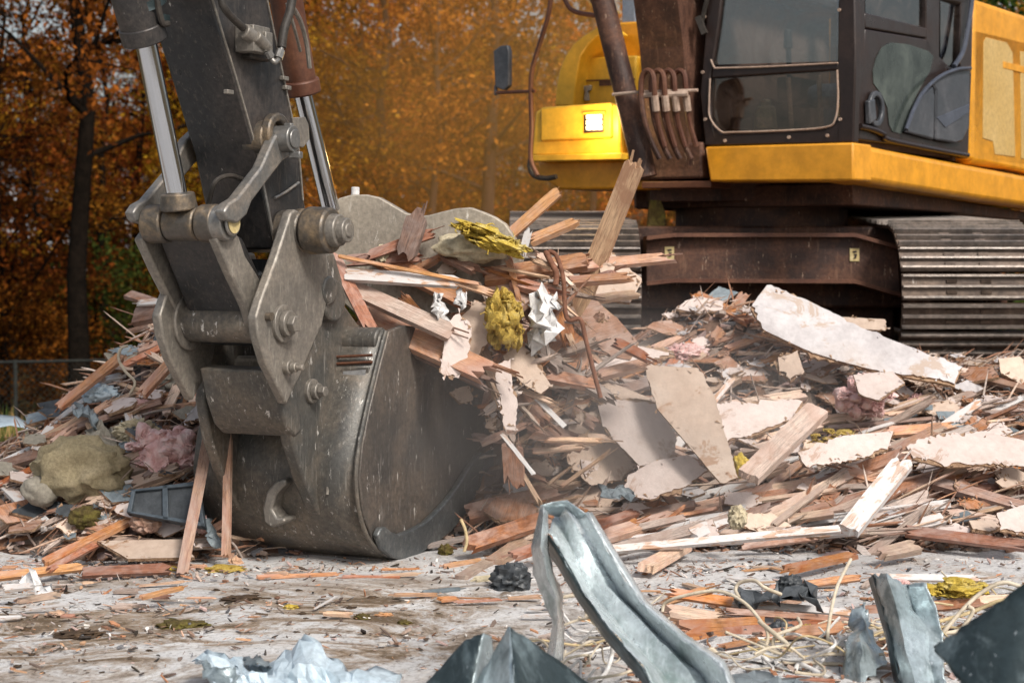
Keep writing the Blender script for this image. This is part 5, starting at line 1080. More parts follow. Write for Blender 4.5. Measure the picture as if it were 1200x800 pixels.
for x, y, s in ((1130, 496, 14), (1108, 487, 12), (1162, 520, 14), (1066, 486, 10), (932, 570, 12), (846, 345, 16), (1140, 510, 10), (1045, 494, 12), (986, 596, 9), (1090, 478, 8), (1130, 606, 14), (1180, 505, 11)):
    a0 = rd.uniform(0, 6); board([(x+math.cos(a0+q*1.57)*s*rd.uniform(.8, 1.5), y+math.sin(a0+q*1.57)*s*.55) for q in range(4)], 'blue-grey roofing scrap lying on the heap', 'slate', name='roofing_scrap', cat='roofing scrap', group='blue-grey roofing scraps on the heap', n=(rd.uniform(-.4, .4), -.6, .8), jag=.003, t=.01, lay=False, lift=.07)
PATCH([[(700, 574, 8.5), (722, 570, 8.6), (738, 576, 8.6)], [(706, 580, 8.4), (722, 586, 8.4), (744, 580, 8.4)]], 'slate', 'small bluish metal bit above the grey plank, behind the gutter', 'metal_scrap', 'metal scrap', crumple=.05)
LUMP(864, 606, 10, 12, 'cfoam', 'torn pale foam knot on the splintered board near the long white lath', 'foam', 'foam', 8.4, amp=.35, ridged=True, fine=.1)

# ---------- main heap: many smaller pieces
WG = 'small broken wood pieces over the heap'; wl = 'small broken wood piece lying loose on the main heap before the excavator'
def filler(n, reg, fn):
    k = 0; tries = 0
    while k < n and tries < n*40:
        tries += 1; px, py = rd.uniform(reg[0], reg[2]), rd.uniform(reg[1], reg[3]); p = hp(px, py, .03)
        if H(p.x, p.y) < .03 or p.y > 11.6 or p.z > H(p.x, p.y)+.1: continue
        fn(px, py, p); k += 1
def woodbit(px, py, p, lo=.14, hi=.75, label=wl, group=WG):
    th = rd.gauss(-.4, .27) if rd.random() < .85 else rd.uniform(-1.5, 1.5)
    L = rd.uniform(lo, hi)*(.7 if rd.random() < .5 else 1); d = V((math.cos(th), rd.uniform(-.1, .5)*(-math.sin(th)), -math.sin(th))).normalized(); w = rd.choice((.01, .014, .02, .028, .036, .05, .075)); c = p+V((0, -.03, rd.uniform(.0, .06)))
    e0, e1 = c-d*L/2, c+d*L/2
    for e in (e0, e1):
        hh = H(e.x, e.y)
        if hh > .02: e.z = e.z*.4+(hh+.05)*.6
        else: e.z = max(e.z, .03)
    plank(e0, e1, w, max(.01, w*rd.uniform(.25, .6)), rd.choice(('w_fresh', 'w_brown', 'w_brown', 'w_pale', 'w_pale', 'w_grey', 'w_grey', 'w_pale', 'w_white')), label, 'wood_piece', 'wood piece', group, jag=(rd.uniform(.02, .12), rd.uniform(.02, .12)), m=4, k=3, bend=rd.uniform(-.03, .03), slv=3, taper=rd.choice((0, 0, .3, .6)))
def boardbit(px, py, p, label='small torn board piece lying loose on the main heap before the excavator', group='small torn board pieces over the heap', mats=('drywall', 'drywall', 'ply', 'white_board', 'brownpanel')):
    s = rd.uniform(.035, .16); a0 = rd.uniform(0, 6.3); n = V((rd.uniform(-.5, .5), rd.uniform(-.9, -.2), 1)).normalized(); u, v = basis(n); k = rd.randint(4, 6); ar = rd.uniform(.4, .9)
    c = p+V((0, -.02, rd.uniform(.01, .07))); sheet3([c+u*math.cos(a0+q*6.283/k)*s*rd.uniform(.7, 1.2)+v*math.sin(a0+q*6.283/k)*s*ar*rd.uniform(.7, 1.2) for q in range(k)], rd.choice((.006, .012, .018)), [M[rd.choice(mats)], M['torn']], label, 'board_piece', 'board piece', group, .004, .02, n)
filler(90, (560, 330, 1200, 660), woodbit); filler(110, (700, 480, 1200, 655), lambda a, b, p: woodbit(a, b, p, .4, 1.25))
filler(24, (620, 560, 1200, 665), woodbit)
filler(170, (600, 340, 1200, 660), boardbit)

# ---------- left heap
WL = 'wood pieces over the left heap'; wll = 'small broken wood piece lying loose on the heap left of the bucket'
L2 = [
 (152, 388, 205, 376, 9, 'w_fresh', 'orange stick end below the stout beam of the left heap'),
 (193, 486, 214, 440, 11, 'w_pale', 'pale pinkish stick pointing down, near the bucket on the left heap'),
 (226, 470, 244, 420, 10, 'w_red', 'red-brown stick tight against the bucket link on the left heap'), (112, 480, 168, 456, 7, 'w_pale', 'thin pale lath crossing below the long leaning plank'),
 (222, 360, 226, 322, 10, 'w_red', 'short upright red-brown splinter beside the upper link pins'), (204, 350, 218, 334, 5, 'w_red', 'tiny dark splinter standing on top of the left heap'),
 (130, 446, 165, 458, 5, 'w_pale', 'thin lath end left of the long leaning plank'), (58, 500, 110, 460, 7, 'w_white', 'long whitish lath along the left edge of the heap'), (40, 528, 60, 500, 10, 'w_white', 'short white board end at the foot of the whitish lath'),
 (-10, 550, 60, 528, 16, 'w_brown', 'brown plank pointing up right, left of the beige carpet lump'), (-10, 572, 40, 548, 8, 'w_red', 'dark red plank at the left picture edge'),
 (8, 572, 56, 618, 14, 'w_white', 'pale white board sloping down beside the grey-green cushion'), (-15, 622, 26, 600, 14, 'w_pale', 'pale plank end at the left picture edge, low on the heap'),
 (52, 660, 160, 606, 14, 'w_fresh', 'splintered plank pointing at the dark frame from lower left'), (56, 668, 128, 630, 8, 'w_red', 'thin red-brown lath below the splintered plank'),
 (95, 671, 200, 666, 13, 'w_red', 'brown board lying level on the ground left of the leaning sticks'), (-10, 676, 98, 664, 11, 'w_tan', 'yellow-brown board lying on the ground at the left edge'),
 (128, 632, 250, 640, 9, 'w_pale', 'pale board behind the flat plywood offcut'), (150, 484, 158, 520, 9, 'w_white', 'one of the short whitish slats standing by the pink insulation, left one'), (160, 482, 168, 518, 9, 'w_white', 'one of the short whitish slats standing by the pink insulation, right one'),
 (210, 562, 240, 532, 8, 'w_white', 'white slat right of the pink insulation'), (170, 560, 176, 548, 8, 'w_pale', 'tiny pale block below the pink insulation'), (0, 690, 40, 686, 10, 'w_white', 'white board end on the ground at the lower left edge'), (165, 700, 215, 688, 8, 'w_tan', 'small tan offcut on the ground right of the level brown board')]
for q in L2: PLK(*q, lift=rd.uniform(.04, .09), jag=(rd.uniform(.01, .05), rd.uniform(.01, .05)))
PLK(213, 674, 252, 470, 13, 'w_fresh', 'tall orange lath leaning against the back of the bucket', (8.05, 8.7), n=(.2, -.9, .1), jag=(.02, .01), t=.03)
PLK(265, 652, 268, 488, 9, 'w_fresh', 'slimmer upright orange lath right of the tall leaning one', (8.25, 8.45), n=(-.2, -.9, .1), jag=(.02, .01), t=.03)
board([(215, 495), (246, 452), (251, 470), (242, 488)], 'pale triangular board beside the bucket on the left heap', 'white_board', depth=9.0, n=(.1, -.85, .4), jag=.004)
board([(200, 410), (218, 383), (235, 387), (238, 428), (222, 424)], 'pale board at the bucket link, upper left heap', 'white_board', depth=9.6, n=(.1, -.85, .4), jag=.006)
board([(175, 408), (192, 372), (207, 380), (197, 411)], 'black torn felt piece near the top of the left heap', 'darkscrap', depth=9.7, n=(-.2, -.9, .3), jag=.004, name='felt', cat='felt', lay=False)
board([(114, 635), (212, 633), (228, 654), (150, 656)], 'flat tan plywood offcut on the ground before the dark frame', 'ply', depth=8.3, n=(0, -.35, .93), jag=.004)
board([(148, 430), (164, 418), (180, 430), (176, 452), (156, 456)], 'dusty brown cloth scrap beside the looped cable', 'greycloth', depth=9.7, n=(-.1, -.9, .4), jag=.006, name='cloth', cat='cloth', lay=False)
board([(118, 600), (136, 588), (140, 620), (122, 622)], 'pinkish small board left of the dark frame', 'drywall', depth=8.75, n=(0, -.9, .3))
# dark drawer-like frame
dfp = [(148, 597), (154, 573), (231, 563), (236, 615), (182, 624)]
o0 = at(190, 597, 8.42); nf = V((-.1, -.85, .5)).normalized(); A_, B_, C_, D_ = [onp(x, y, o0, nf) for x, y in ((148, 600), (154, 573), (232, 563), (240, 617))]
Dk = empty('window_frame', (A_+D_)/2, 'dark blue-grey window frame with two panes lying at the foot of the left heap', 'window frame')
D_ = onp(186, 626, o0, nf) if False else D_
def lerp4(u, v): return A_.lerp(D_, u).lerp(B_.lerp(C_, u), v)
m = MB()
for (u0, v0, u1, v1) in ((0, 0, 1, .1), (0, .9, 1, 1), (0, 0, .06, 1), (.94, 0, 1, 1), (.46, 0, .54, 1)):
    m.prism([lerp4(u0, v0), lerp4(u1, v0), lerp4(u1, v1), lerp4(u0, v1)], -nf*(.05+.001*u0))
m.build('frame', M['frame_dark'], Dk, bevel=.004)
for u0, u1 in ((.05, .47), (.53, .95)):
    m = MB(); m.prism([lerp4(u0, .08)-nf*.02, lerp4(u1, .08)-nf*.02, lerp4(u1, .92)-nf*.02, lerp4(u0, .92)-nf*.02], -nf*.01); m.build('pane', M['darkscrap'], Dk)
LUMP(96, 550, 52, 36, 'cloth', 'large mustard-beige carpet lump on the left heap', 'carpet_lump', 'carpet', 8.8, amp=.2, f=1.7, depthr=.13, fine=.07, ridged=True, rz=-.1)
LUMP(47, 576, 22, 17, 'greycloth', 'small grey-green cushion left below the beige carpet lump', 'cushion', 'cushion', 8.75, amp=.1, f=1.5, rz=-.5)
LUMP(100, 606, 18, 13, 'moss', 'mossy green bundle below the beige carpet lump', 'moss_bundle', 'moss', 8.6, amp=.2, fine=.1)
FLUFF(192, 530, 40, 30, 'pink', 'largest pink insulation mass right of the beige carpet lump', 8.95, 60)
LUMP(160, 506, 20, 12, 'cfoam', 'cream wool tuft above the largest pink insulation mass', 'insulation', 'insulation', 9.1, amp=.45, f=3, ridged=True, fine=.15, extra=4)
LUMP(170, 478, 14, 9, 'pink', 'small pink tuft higher up the left heap', 'insulation', 'insulation', 9.3, amp=.45, f=3, ridged=True, fine=.15, extra=3)
LUMP(236, 614, 8, 9, 'pink', 'tiny pink tuft between the leaning lath and the dark frame', 'insulation', 'insulation', 8.5, amp=.4, f=3, ridged=True)
LUMP(170, 612, 16, 12, 'w_fresh', 'curled orange wood knot at the corner of the dark frame', 'wood_knot', 'wood knot', 8.5, amp=.3, ridged=True)
LUMP(205, 448, 18, 14, 'greycloth', 'brownish fabric bundle under the long leaning plank', 'fabric_bundle', 'fabric', 9.45, amp=.35, ridged=True, fine=.1)
LUMP(118, 462, 18, 10, 'bluesheet' if 'bluesheet' in M else 'blue_sheet', 'pale blue crumpled plastic at the left side of the heap', 'crumpled_plastic', 'plastic', 9.5, amp=.4, f=2.5, ridged=True, fine=.1)
PATCH([[(88, 472, 9.4), (104, 478, 9.3), (116, 490, 9.3)], [(86, 484, 9.2), (100, 492, 9.1), (116, 504, 9.1)]], 'slate', 'dark grey curled roofing strip on the left heap', 'roofing_strip', 'roofing', crumple=.06)
PATCH([[(100, 508, 9.2), (120, 500, 9.2), (136, 506, 9.2)], [(104, 524, 9.0), (118, 520, 9.0), (138, 528, 9.0)]], 'greycloth', 'greyish torn cloth above the beige carpet lump', 'cloth', 'cloth', crumple=.08)
PATCH([[(240, 600, 8.5), (247, 610, 8.5)], [(238, 622, 8.4), (258, 632, 8.4)], [(246, 640, 8.35), (262, 640, 8.35)]], 'slate', 'thin grey bent metal piece at the bucket foot', 'metal_scrap', 'metal scrap', crumple=.04)
CABLE([(152, 462, 9.4), (158, 448, 9.4), (146, 434, 9.4), (139, 420, 9.4), (142, 408, 9.4), (150, 405, 9.4)], .008, 'cable', 'cream cable looping out of the left heap')
filler(75, (10, 360, 262, 660), lambda a, b, p: woodbit(a, b, p, .06, .42, wll, WL)); filler(55, (10, 390, 262, 660), lambda a, b, p: boardbit(a, b, p, 'small torn scrap lying loose on the heap left of the bucket', 'small torn scraps over the left heap', ('drywall', 'ply', 'slate', 'darkscrap', 'greycloth', 'darkscrap', 'brownpanel')))
for q in [(150, 345, 235, 372, 12, 'w_brown', 'dark beam crossing under the stout beam atop the left heap'), (120, 440, 200, 402, 8, 'w_red', 'reddish lath running above the long leaning plank'), (90, 500, 190, 470, 9, 'w_brown', 'dark brown lath across the middle of the left heap'), (60, 520, 130, 470, 9, 'w_fresh', 'orange lath rising above the carpet lump'), (170, 560, 235, 500, 9, 'w_brown', 'brown lath rising behind the pink insulation')]:
    PLK(*q, lift=.1, jag=(.04, .04))
PLK(158, 372, 238, 356, 20, 'w_brown', 'broad brown board end pointing left from behind the lower link pins', (9.3, 9.15), n=(0, -.8, .6), jag=(.03, .03)); PLK(160, 355, 232, 352, 8, 'w_white', 'white strip above the broad brown board end', (9.28, 9.2), n=(0, -.8, .6), jag=(.03, .03))
PLK(166, 462, 234, 388, 14, 'w_fresh', 'thick orange-brown stick leaning up to the bucket over the left heap', (8.95, 9.1), n=(-.3, -.8, .5), jag=(.03, .03))
PLK(68, 478, 142, 418, 12, 'w_fresh', 'orange stick projecting down left from the left heap', (9.3, 9.5), n=(-.3, -.8, .5), jag=(.02, .03))
# arched tin sheet on the grass
PATCH([[(-20, 496, 13.6), (0, 486, 13.6), (20, 488, 13.6), (40, 500, 13.6)], [(-25, 512, 12.6), (-8, 502, 12.6), (12, 498, 12.6), (36, 503, 12.6)]], 'blue_sheet', 'arched pale tin sheet on the grass at the left edge', 'tin_sheet', 'tin sheet')

# ---------- loose pieces on the open ground
for x, y, rx, ry, mt, lb in [(212, 733, 26, 6, 'moss', 'mossy brown clump on the open ground, the largest one'), (262, 668, 22, 5, 'yfoam_dark', 'flat yellow-green moss strip at the foot of the tall leaning lath'), (92, 743, 27, 4, 'clod', 'long flat dark dirt clod at the lower left'),
    (285, 702, 24, 4, 'clod', 'dark dirt clod in front of the bucket'), (66, 719, 12, 3, 'w_tan', 'small orange-brown chip left of the mossy clump'), (425, 724, 9, 5, 'moss', 'small mossy clod alone on the grey concrete'), (474, 730, 8, 4, 'moss', 'little tan clod right of the lone mossy clod'),
    (450, 721, 10, 3, 'w_tan', 'pale yellow chip between two small clods'), (340, 711, 8, 3, 'yfoam', 'small yellow scrap on the ground before the bucket'), (200, 668, 10, 5, 'yfoam', 'bright lemon scrap left of the leaning lath'), (276, 660, 8, 7, 'w_tan', 'rust-orange leaf lump at the foot of the slim upright lath'), (522, 646, 8, 8, 'moss', 'round olive pod by the bucket heel')]:
    LUMP(x, y, rx, ry, mt, lb, 'clump', 'clump', at(x, y, 8).y*0+hp(x, y, .01).y, amp=.35, f=2.5, fine=.12, depthr=rx*hp(x, y).y/2000*.7)
CLG = 'small dirt clods on the concrete'
for i in range(60):
    x, y = rd.uniform(5, 560), rd.uniform(675, 790); p = hp(x, y, .005); s = rd.uniform(1.5, 7); LUMP(x, y, s, s*.35, 'clod', 'small dark dirt clod scattered on the concrete before the bucket', 'dirt_clod', 'dirt clod', p.y, amp=.35, fine=.1, depthr=s*p.y/2000*.9, group=CLG, sub=2)
for q in [(300, 676, 395, 672, 6, 'w_fresh', 'thin orange splinter strip on the ground left of centre before the bucket'), (400, 676, 470, 676, 5, 'w_red', 'thin red splinter strip right of the orange one before the bucket'), (495, 694, 540, 690, 7, 'slate', 'flat grey-blue slate chip on the ground'),
          (540, 678, 575, 658, 16, 'w_pale', 'pale board chunk on the ground right of the bucket'), (556, 680, 592, 676, 12, 'cfoam', 'cream board chunk lying beside the dark crumpled plastic'), (520, 664, 566, 656, 9, 'w_tan', 'yellow-orange splinter below the dark beam'), (578, 660, 615, 636, 22, 'w_pale', 'squarish pale block behind the dark crumpled plastic'),
          (20, 704, 70, 696, 10, 'w_pale', 'whitish board end on the ground lower left'), (185, 662, 240, 664, 8, 'w_fresh', 'splintered lath lying behind the tall leaning lath foot'), (500, 640, 545, 630, 8, 'w_grey', 'grey splinter under the side cutter')]:
    PLK(*q, lift=.02, n=(0, -.3, 1), jag=(.02, .03))
LUMP(598, 680, 20, 17, 'darkscrap', 'black crumpled plastic right of the bucket heel', 'crumpled_plastic', 'plastic', 7.75, amp=.4, f=2.5, ridged=True, fine=.1, extra=3)
PATCH([[(22, 676, 7.9), (40, 680, 7.8), (62, 690, 7.7)], [(34, 690, 7.7), (44, 700, 7.6), (66, 704, 7.6)]], 'paper', 'white crumpled paper on the ground at the left', 'paper_scrap', 'paper', crumple=.07)
CABLE([(540, 608, 8.3), (545, 620, 8.3), (547, 634, 8.3), (544, 646, 8.3)], .008, 'yellowcable', 'short yellow curved wire beside the bucket heel')

# ---------- foreground: bent galvanised gutter
GU = empty('bent_gutter', at(700, 800, 5.9), 'tall bent galvanised gutter folded over at its top, front centre', 'gutter')
stn = [((687, 602, 5.95), (676, 604, 6.03), (662, 592, 6.04), (652, 602, 6.13), (643, 626, 6.0)), ((718, 652, 5.85), (700, 652, 5.98), (684, 630, 6.0), (668, 640, 6.04), (658, 648, 5.88)), ((750, 704, 5.75), (728, 700, 5.92), (712, 686, 5.9), (694, 692, 5.95), (682, 690, 5.78)),
       ((798, 746, 5.6), (772, 744, 5.78), (758, 734, 5.76), (732, 740, 5.82), (714, 736, 5.65)), ((843, 776, 5.45), (820, 790, 5.62), (806, 784, 5.6), (776, 788, 5.67), (752, 780, 5.5)), ((872, 840, 5.3), (856, 850, 5.47), (842, 846, 5.45), (812, 852, 5.52), (790, 848, 5.35))]
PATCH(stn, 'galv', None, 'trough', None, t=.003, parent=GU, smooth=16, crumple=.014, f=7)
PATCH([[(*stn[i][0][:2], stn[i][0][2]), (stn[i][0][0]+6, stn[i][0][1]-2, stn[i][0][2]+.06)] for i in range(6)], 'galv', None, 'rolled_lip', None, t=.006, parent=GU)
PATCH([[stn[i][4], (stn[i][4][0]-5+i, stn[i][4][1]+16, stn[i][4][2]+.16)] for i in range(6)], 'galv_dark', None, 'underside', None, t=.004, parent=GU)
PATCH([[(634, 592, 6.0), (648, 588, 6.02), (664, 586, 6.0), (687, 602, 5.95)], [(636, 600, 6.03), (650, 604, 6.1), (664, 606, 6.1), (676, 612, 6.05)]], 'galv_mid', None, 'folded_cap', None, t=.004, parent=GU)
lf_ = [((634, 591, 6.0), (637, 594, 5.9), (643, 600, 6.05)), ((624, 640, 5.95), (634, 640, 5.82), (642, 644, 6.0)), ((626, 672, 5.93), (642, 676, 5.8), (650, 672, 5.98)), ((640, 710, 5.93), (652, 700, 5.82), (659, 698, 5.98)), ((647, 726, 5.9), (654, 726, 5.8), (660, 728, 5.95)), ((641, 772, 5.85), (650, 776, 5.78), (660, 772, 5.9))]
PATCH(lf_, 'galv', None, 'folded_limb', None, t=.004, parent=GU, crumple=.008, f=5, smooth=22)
# bent zinc strip on the right
ZS = empty('zinc_strip', at(1075, 800, 6.1), 'bent dull zinc strip standing upright at the lower right', 'zinc strip')
PATCH([[(1024, 672, 6.2), (1040, 675, 6.1), (1062, 684, 6.22), (1086, 682, 6.15)], [(1034, 706, 6.15), (1050, 708, 6.05), (1072, 716, 6.2), (1096, 716, 6.1)], [(1044, 740, 6.1), (1060, 748, 6.0), (1084, 738, 6.1), (1105, 756, 6.05)], [(1054, 782, 6.0), (1068, 784, 5.9), (1090, 780, 6.0), (1106, 790, 5.95)], [(1062, 830, 5.9), (1076, 830, 5.8), (1096, 830, 5.9), (1108, 830, 5.85)]], 'galv_mid', None, 'face', None, t=.004, parent=ZS, crumple=.018, f=5, smooth=20)
PATCH([[(1024, 672, 6.2), (1018, 678, 6.3)], [(1044, 740, 6.1), (1038, 746, 6.2)], [(1062, 830, 5.9), (1054, 830, 6.0)]], 'galv_dark', None, 'flange', None, t=.004, parent=ZS)
PATCH([[(1000, 712, 6.4), (1012, 708, 6.4), (1018, 716, 6.35)], [(998, 736, 6.3), (1010, 734, 6.25), (1022, 742, 6.3)], [(990, 756, 6.2), (1008, 752, 6.12), (1036, 776, 6.2)], [(988, 806, 6.1), (1010, 806, 6.0), (1034, 782, 6.1)]], 'galv_mid', 'small twisted blue-grey metal strip left of the upright zinc strip', 'metal_strip', 'metal strip', crumple=.03)
PATCH([[(1094, 757, 4.8), (1098, 762, 4.78)], [(1120, 741, 4.75), (1112, 780, 4.7)], [(1160, 712, 4.7), (1134, 820, 4.6)], [(1206, 682, 4.7), (1170, 850, 4.5)], [(1270, 640, 4.7), (1230, 900, 4.4)]], 'galv_dark', 'dark near sheet of metal cutting into the lower right corner', 'metal_sheet', 'metal sheet', crumple=.012, f=3.5, smooth=25, t=.003)
# dark folded sheets, front centre
FS = empty('folded_sheet', at(615, 810, 5.0), 'dark green-grey folded sheet with a sharp peak, front centre', 'metal sheet')
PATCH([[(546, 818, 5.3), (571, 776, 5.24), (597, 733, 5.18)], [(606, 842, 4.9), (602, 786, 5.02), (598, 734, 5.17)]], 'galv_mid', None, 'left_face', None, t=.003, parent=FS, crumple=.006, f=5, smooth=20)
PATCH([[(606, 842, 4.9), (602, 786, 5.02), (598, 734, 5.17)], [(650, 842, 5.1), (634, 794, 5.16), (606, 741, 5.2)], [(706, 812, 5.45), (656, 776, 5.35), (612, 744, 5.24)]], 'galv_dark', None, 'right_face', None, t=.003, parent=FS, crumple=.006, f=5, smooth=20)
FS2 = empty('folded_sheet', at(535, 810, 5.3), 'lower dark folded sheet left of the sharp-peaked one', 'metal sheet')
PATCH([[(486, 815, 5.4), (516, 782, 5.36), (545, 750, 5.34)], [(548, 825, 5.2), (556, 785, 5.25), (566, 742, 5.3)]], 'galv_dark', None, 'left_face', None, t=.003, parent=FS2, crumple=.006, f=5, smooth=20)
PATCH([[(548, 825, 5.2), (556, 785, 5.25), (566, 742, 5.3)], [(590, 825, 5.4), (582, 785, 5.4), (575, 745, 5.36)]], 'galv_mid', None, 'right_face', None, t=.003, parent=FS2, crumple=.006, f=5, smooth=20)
# pale blue crumpled sheet, front left
BS = empty('crumpled_sheet', at(340, 800, 5.6), 'pale blue crumpled sheet lying at the lower left front', 'sheet')
PATCH([[(224, 769, 6.0), (255, 767, 6.0), (285, 772, 6.0), (314, 782, 6.0), (345, 760, 5.95), (366, 745, 5.9), (380, 770, 5.85), (420, 785, 5.8), (472, 793, 5.8)],
       [(234, 778, 5.8), (262, 782, 5.75), (284, 790, 5.7), (310, 796, 5.75), (336, 790, 5.7), (362, 784, 5.65), (384, 792, 5.65), (425, 800, 5.65), (470, 806, 5.65)],
       [(250, 806, 5.6), (274, 812, 5.6), (300, 818, 5.6), (318, 820, 5.6), (340, 822, 5.6), (366, 822, 5.6), (390, 826, 5.6), (430, 830, 5.6), (475, 830, 5.6)]], 'blue_sheet', None, 'sheet', None, t=.004, parent=BS, crumple=.06, f=5.5, smooth=20)
PATCH([[(232, 776, 5.78), (256, 780, 5.72), (276, 784, 5.7)], [(244, 794, 5.7), (262, 796, 5.66), (280, 806, 5.66)], [(262, 812, 5.6), (276, 812, 5.6), (290, 816, 5.6)]], 'galv_mid', None, 'shaded_fold', None, t=.004, parent=BS, crumple=.03)  # fold's shade put into its colour by a greyer sheet material
PATCH([[(284, 770, 5.95), (300, 766, 5.95), (318, 778, 5.95)], [(290, 778, 5.85), (304, 780, 5.8), (322, 784, 5.85)]], 'slate', 'small grey flap of metal behind the pale blue sheet', 'metal_scrap', 'metal scrap', crumple=.03)
# beams and dark scrap, front right
for q in [(796, 744, 900, 740, 34, 'w_fresh', (6.75, 6.9), 'stout orange-brown beam end among the cables, nearest the gutter'), (850, 752, 1000, 736, 30, 'w_red', (6.8, 7.0), 'red-brown beam behind the stout orange beam end'), (776, 706, 832, 690, 10, 'w_tan', (7.1, 7.15), 'small tan stick right of the gutter, behind the beams'),
          (782, 694, 900, 712, 12, 'w_fresh', (7.1, 7.2), 'splintered orange strip above the stout beam end'), (860, 706, 998, 718, 9, 'w_white', (7.0, 7.1), 'white-topped lath lying over the beams'), (850, 716, 996, 726, 8, 'w_brown', (6.9, 7.0), 'thin dark lath just beneath the white-topped one'),
          (780, 716, 850, 728, 18, 'w_pale', (6.95, 7.0), 'pale inner face of a split board by the gutter'), (820, 778, 905, 766, 20, 'w_red', (6.55, 6.6), 'low red-brown board under the stout beam end'), (890, 745, 990, 735, 14, 'w_fresh', (6.7, 6.75), 'splintered orange edge strip left of the twisted metal strip'),
          (1010, 716, 1160, 706, 12, 'w_brown', (7.2, 7.3), 'brown lath behind the upright zinc strip'), (1110, 706, 1200, 700, 10, 'w_pale', (7.3, 7.3), 'pale lath right of the mustard foam'), (900, 690, 1010, 676, 9, 'w_fresh', (7.4, 7.5), 'orange lath behind the black crushed metal')]:
    PLK(*q[:6], q[7], Y=q[6], n=(0, -.75, .65), jag=(.05, .05), slv=6, name='beam' if q[4] > 15 else 'lath', cat='beam' if q[4] > 15 else 'lath')
PATCH([[(862, 694, 7.1), (900, 690, 7.15), (925, 676, 7.2), (955, 690, 7.1)], [(868, 706, 6.95), (900, 704, 6.95), (935, 700, 6.95), (960, 712, 6.95)]], 'darkscrap', 'black crushed metal lying on the beams', 'crushed_metal', 'crushed metal', crumple=.12, f=8)
LUMP(925, 684, 13, 9, 'darkscrap', 'crumpled dark knob on the black crushed metal', 'crushed_metal', 'crushed metal', 7.1, amp=.4, ridged=True, fine=.1)
LUMP(916, 742, 15, 12, 'darkscrap', 'dark glassy lump among the cables', 'dark_lump', 'plastic', 6.75, amp=.4, ridged=True)
LUMP(946, 742, 11, 9, 'yfoam', 'small yellow foam crumb among the cables', 'foam', 'foam', 6.8, amp=.4, ridged=True)
for x, y, s, lb in ((895, 775, 26, 'white crumpled plastic strip among the cables'), (1000, 755, 14, 'small white plastic fold left of the twisted metal strip'), (745, 790, 12, 'tiny dark metal piece under the gutter foot')):
    PATCH([[(x-s, y-4, 6.5), (x, y-9, 6.5), (x+s, y-6, 6.55)], [(x-s, y+6, 6.35), (x, y+2, 6.3), (x+s, y+5, 6.35)]], 'paper' if 'white' in lb else 'galv_dark', lb, 'crumpled_strip', 'plastic' if 'white' in lb else 'metal scrap', crumple=.07)
PATCH([[(850, 796, 5.9), (900, 790, 5.95), (940, 796, 5.9)], [(855, 820, 5.7), (900, 815, 5.7), (945, 820, 5.7)]], 'slate', 'teal-grey sheet edge at the bottom between the gutter and the twisted strip', 'sheet_edge', 'metal sheet', crumple=.05)
# cables
cb = [([(776, 716, 6.9), (780, 706, 6.9), (800, 698, 6.85), (840, 692, 6.8), (870, 704, 6.7), (892, 728, 6.6), (900, 745, 6.5), (892, 766, 6.5), (872, 780, 6.5), (850, 784, 6.45)], 'cable', 'thick cream cable arching over the stout beam end'),
      ([(866, 700, 6.9), (862, 690, 6.95), (868, 682, 6.95), (884, 680, 6.9), (896, 688, 6.85), (915, 696, 6.9)], 'cable', 'cream cable hooked round the black crushed metal'),
      ([(997, 655, 7.0), (986, 676, 6.8), (980, 690, 6.7), (974, 715, 6.6), (970, 745, 6.5), (974, 756, 6.45)], 'cable', 'cream cable standing straight up left of the zinc strip'),
      ([(1000, 745, 6.4), (985, 750, 6.35), (965, 772, 6.3), (950, 790, 6.25), (935, 806, 6.2)], 'whitecable', 'white cable running down to the bottom edge'),
      ([(935, 724, 6.75), (938, 732, 6.65), (925, 738, 6.6), (908, 746, 6.5), (905, 768, 6.5)], 'cable', 'cream cable with a crook above the dark glassy lump'),
      ([(890, 728, 6.6), (905, 740, 6.5), (920, 752, 6.45), (928, 762, 6.4)], 'cable', 'short cream cable crossing the arching one'),
      ([(845, 772, 6.5), (835, 760, 6.5), (826, 764, 6.5)], 'cable', 'little cream loop at the gutter edge'),
      ([(830, 776, 6.5), (870, 782, 6.4), (920, 776, 6.35), (990, 778, 6.3)], 'cable', 'cream cable lying level under the tangle'),
      ([(840, 790, 6.3), (900, 786, 6.25), (980, 792, 6.2), (1050, 796, 6.2)], 'yellowcable', 'yellowish cable lowest under the tangle'),
      ([(930, 790, 6.2), (936, 778, 6.25), (948, 782, 6.2), (975, 796, 6.1)], 'whitecable', 'white looped wire left of the twisted metal strip'),
      ([(1098, 750, 6.6), (1110, 735, 6.6), (1130, 712, 6.65), (1150, 694, 6.7), (1175, 682, 6.7), (1200, 688, 6.7)], 'cable', 'cream cable arching towards the right edge over the mustard foam'),
      ([(1104, 742, 6.6), (1124, 738, 6.6), (1136, 724, 6.6), (1140, 714, 6.6), (1134, 710, 6.6)], 'cable', 'cream cable hook right of the zinc strip'),
      ([(1100, 728, 6.7), (1140, 716, 6.8), (1170, 704, 6.8), (1200, 700, 6.8)], 'yellowcable', 'yellowish cable running to the right edge'),
      ([(655, 700, 6.3), (680, 698, 6.5), (690, 716, 6.5), (686, 722, 6.5)], 'cable', 'thin cream wire curling through the folded gutter'),
      ([(718, 756, 6.2), (716, 772, 6.2), (708, 790, 6.1), (690, 804, 6.0)], 'whitecable', 'white knotted wire left of the gutter foot'),
      ([(1010, 752, 6.4), (1004, 768, 6.3), (1000, 790, 6.2)], 'whitecable', 'white wire hanging beside the twisted metal strip')]
for p_, m__, lb in cb: CABLE(p_, rd.uniform(.0065, .0095), m__, lb)
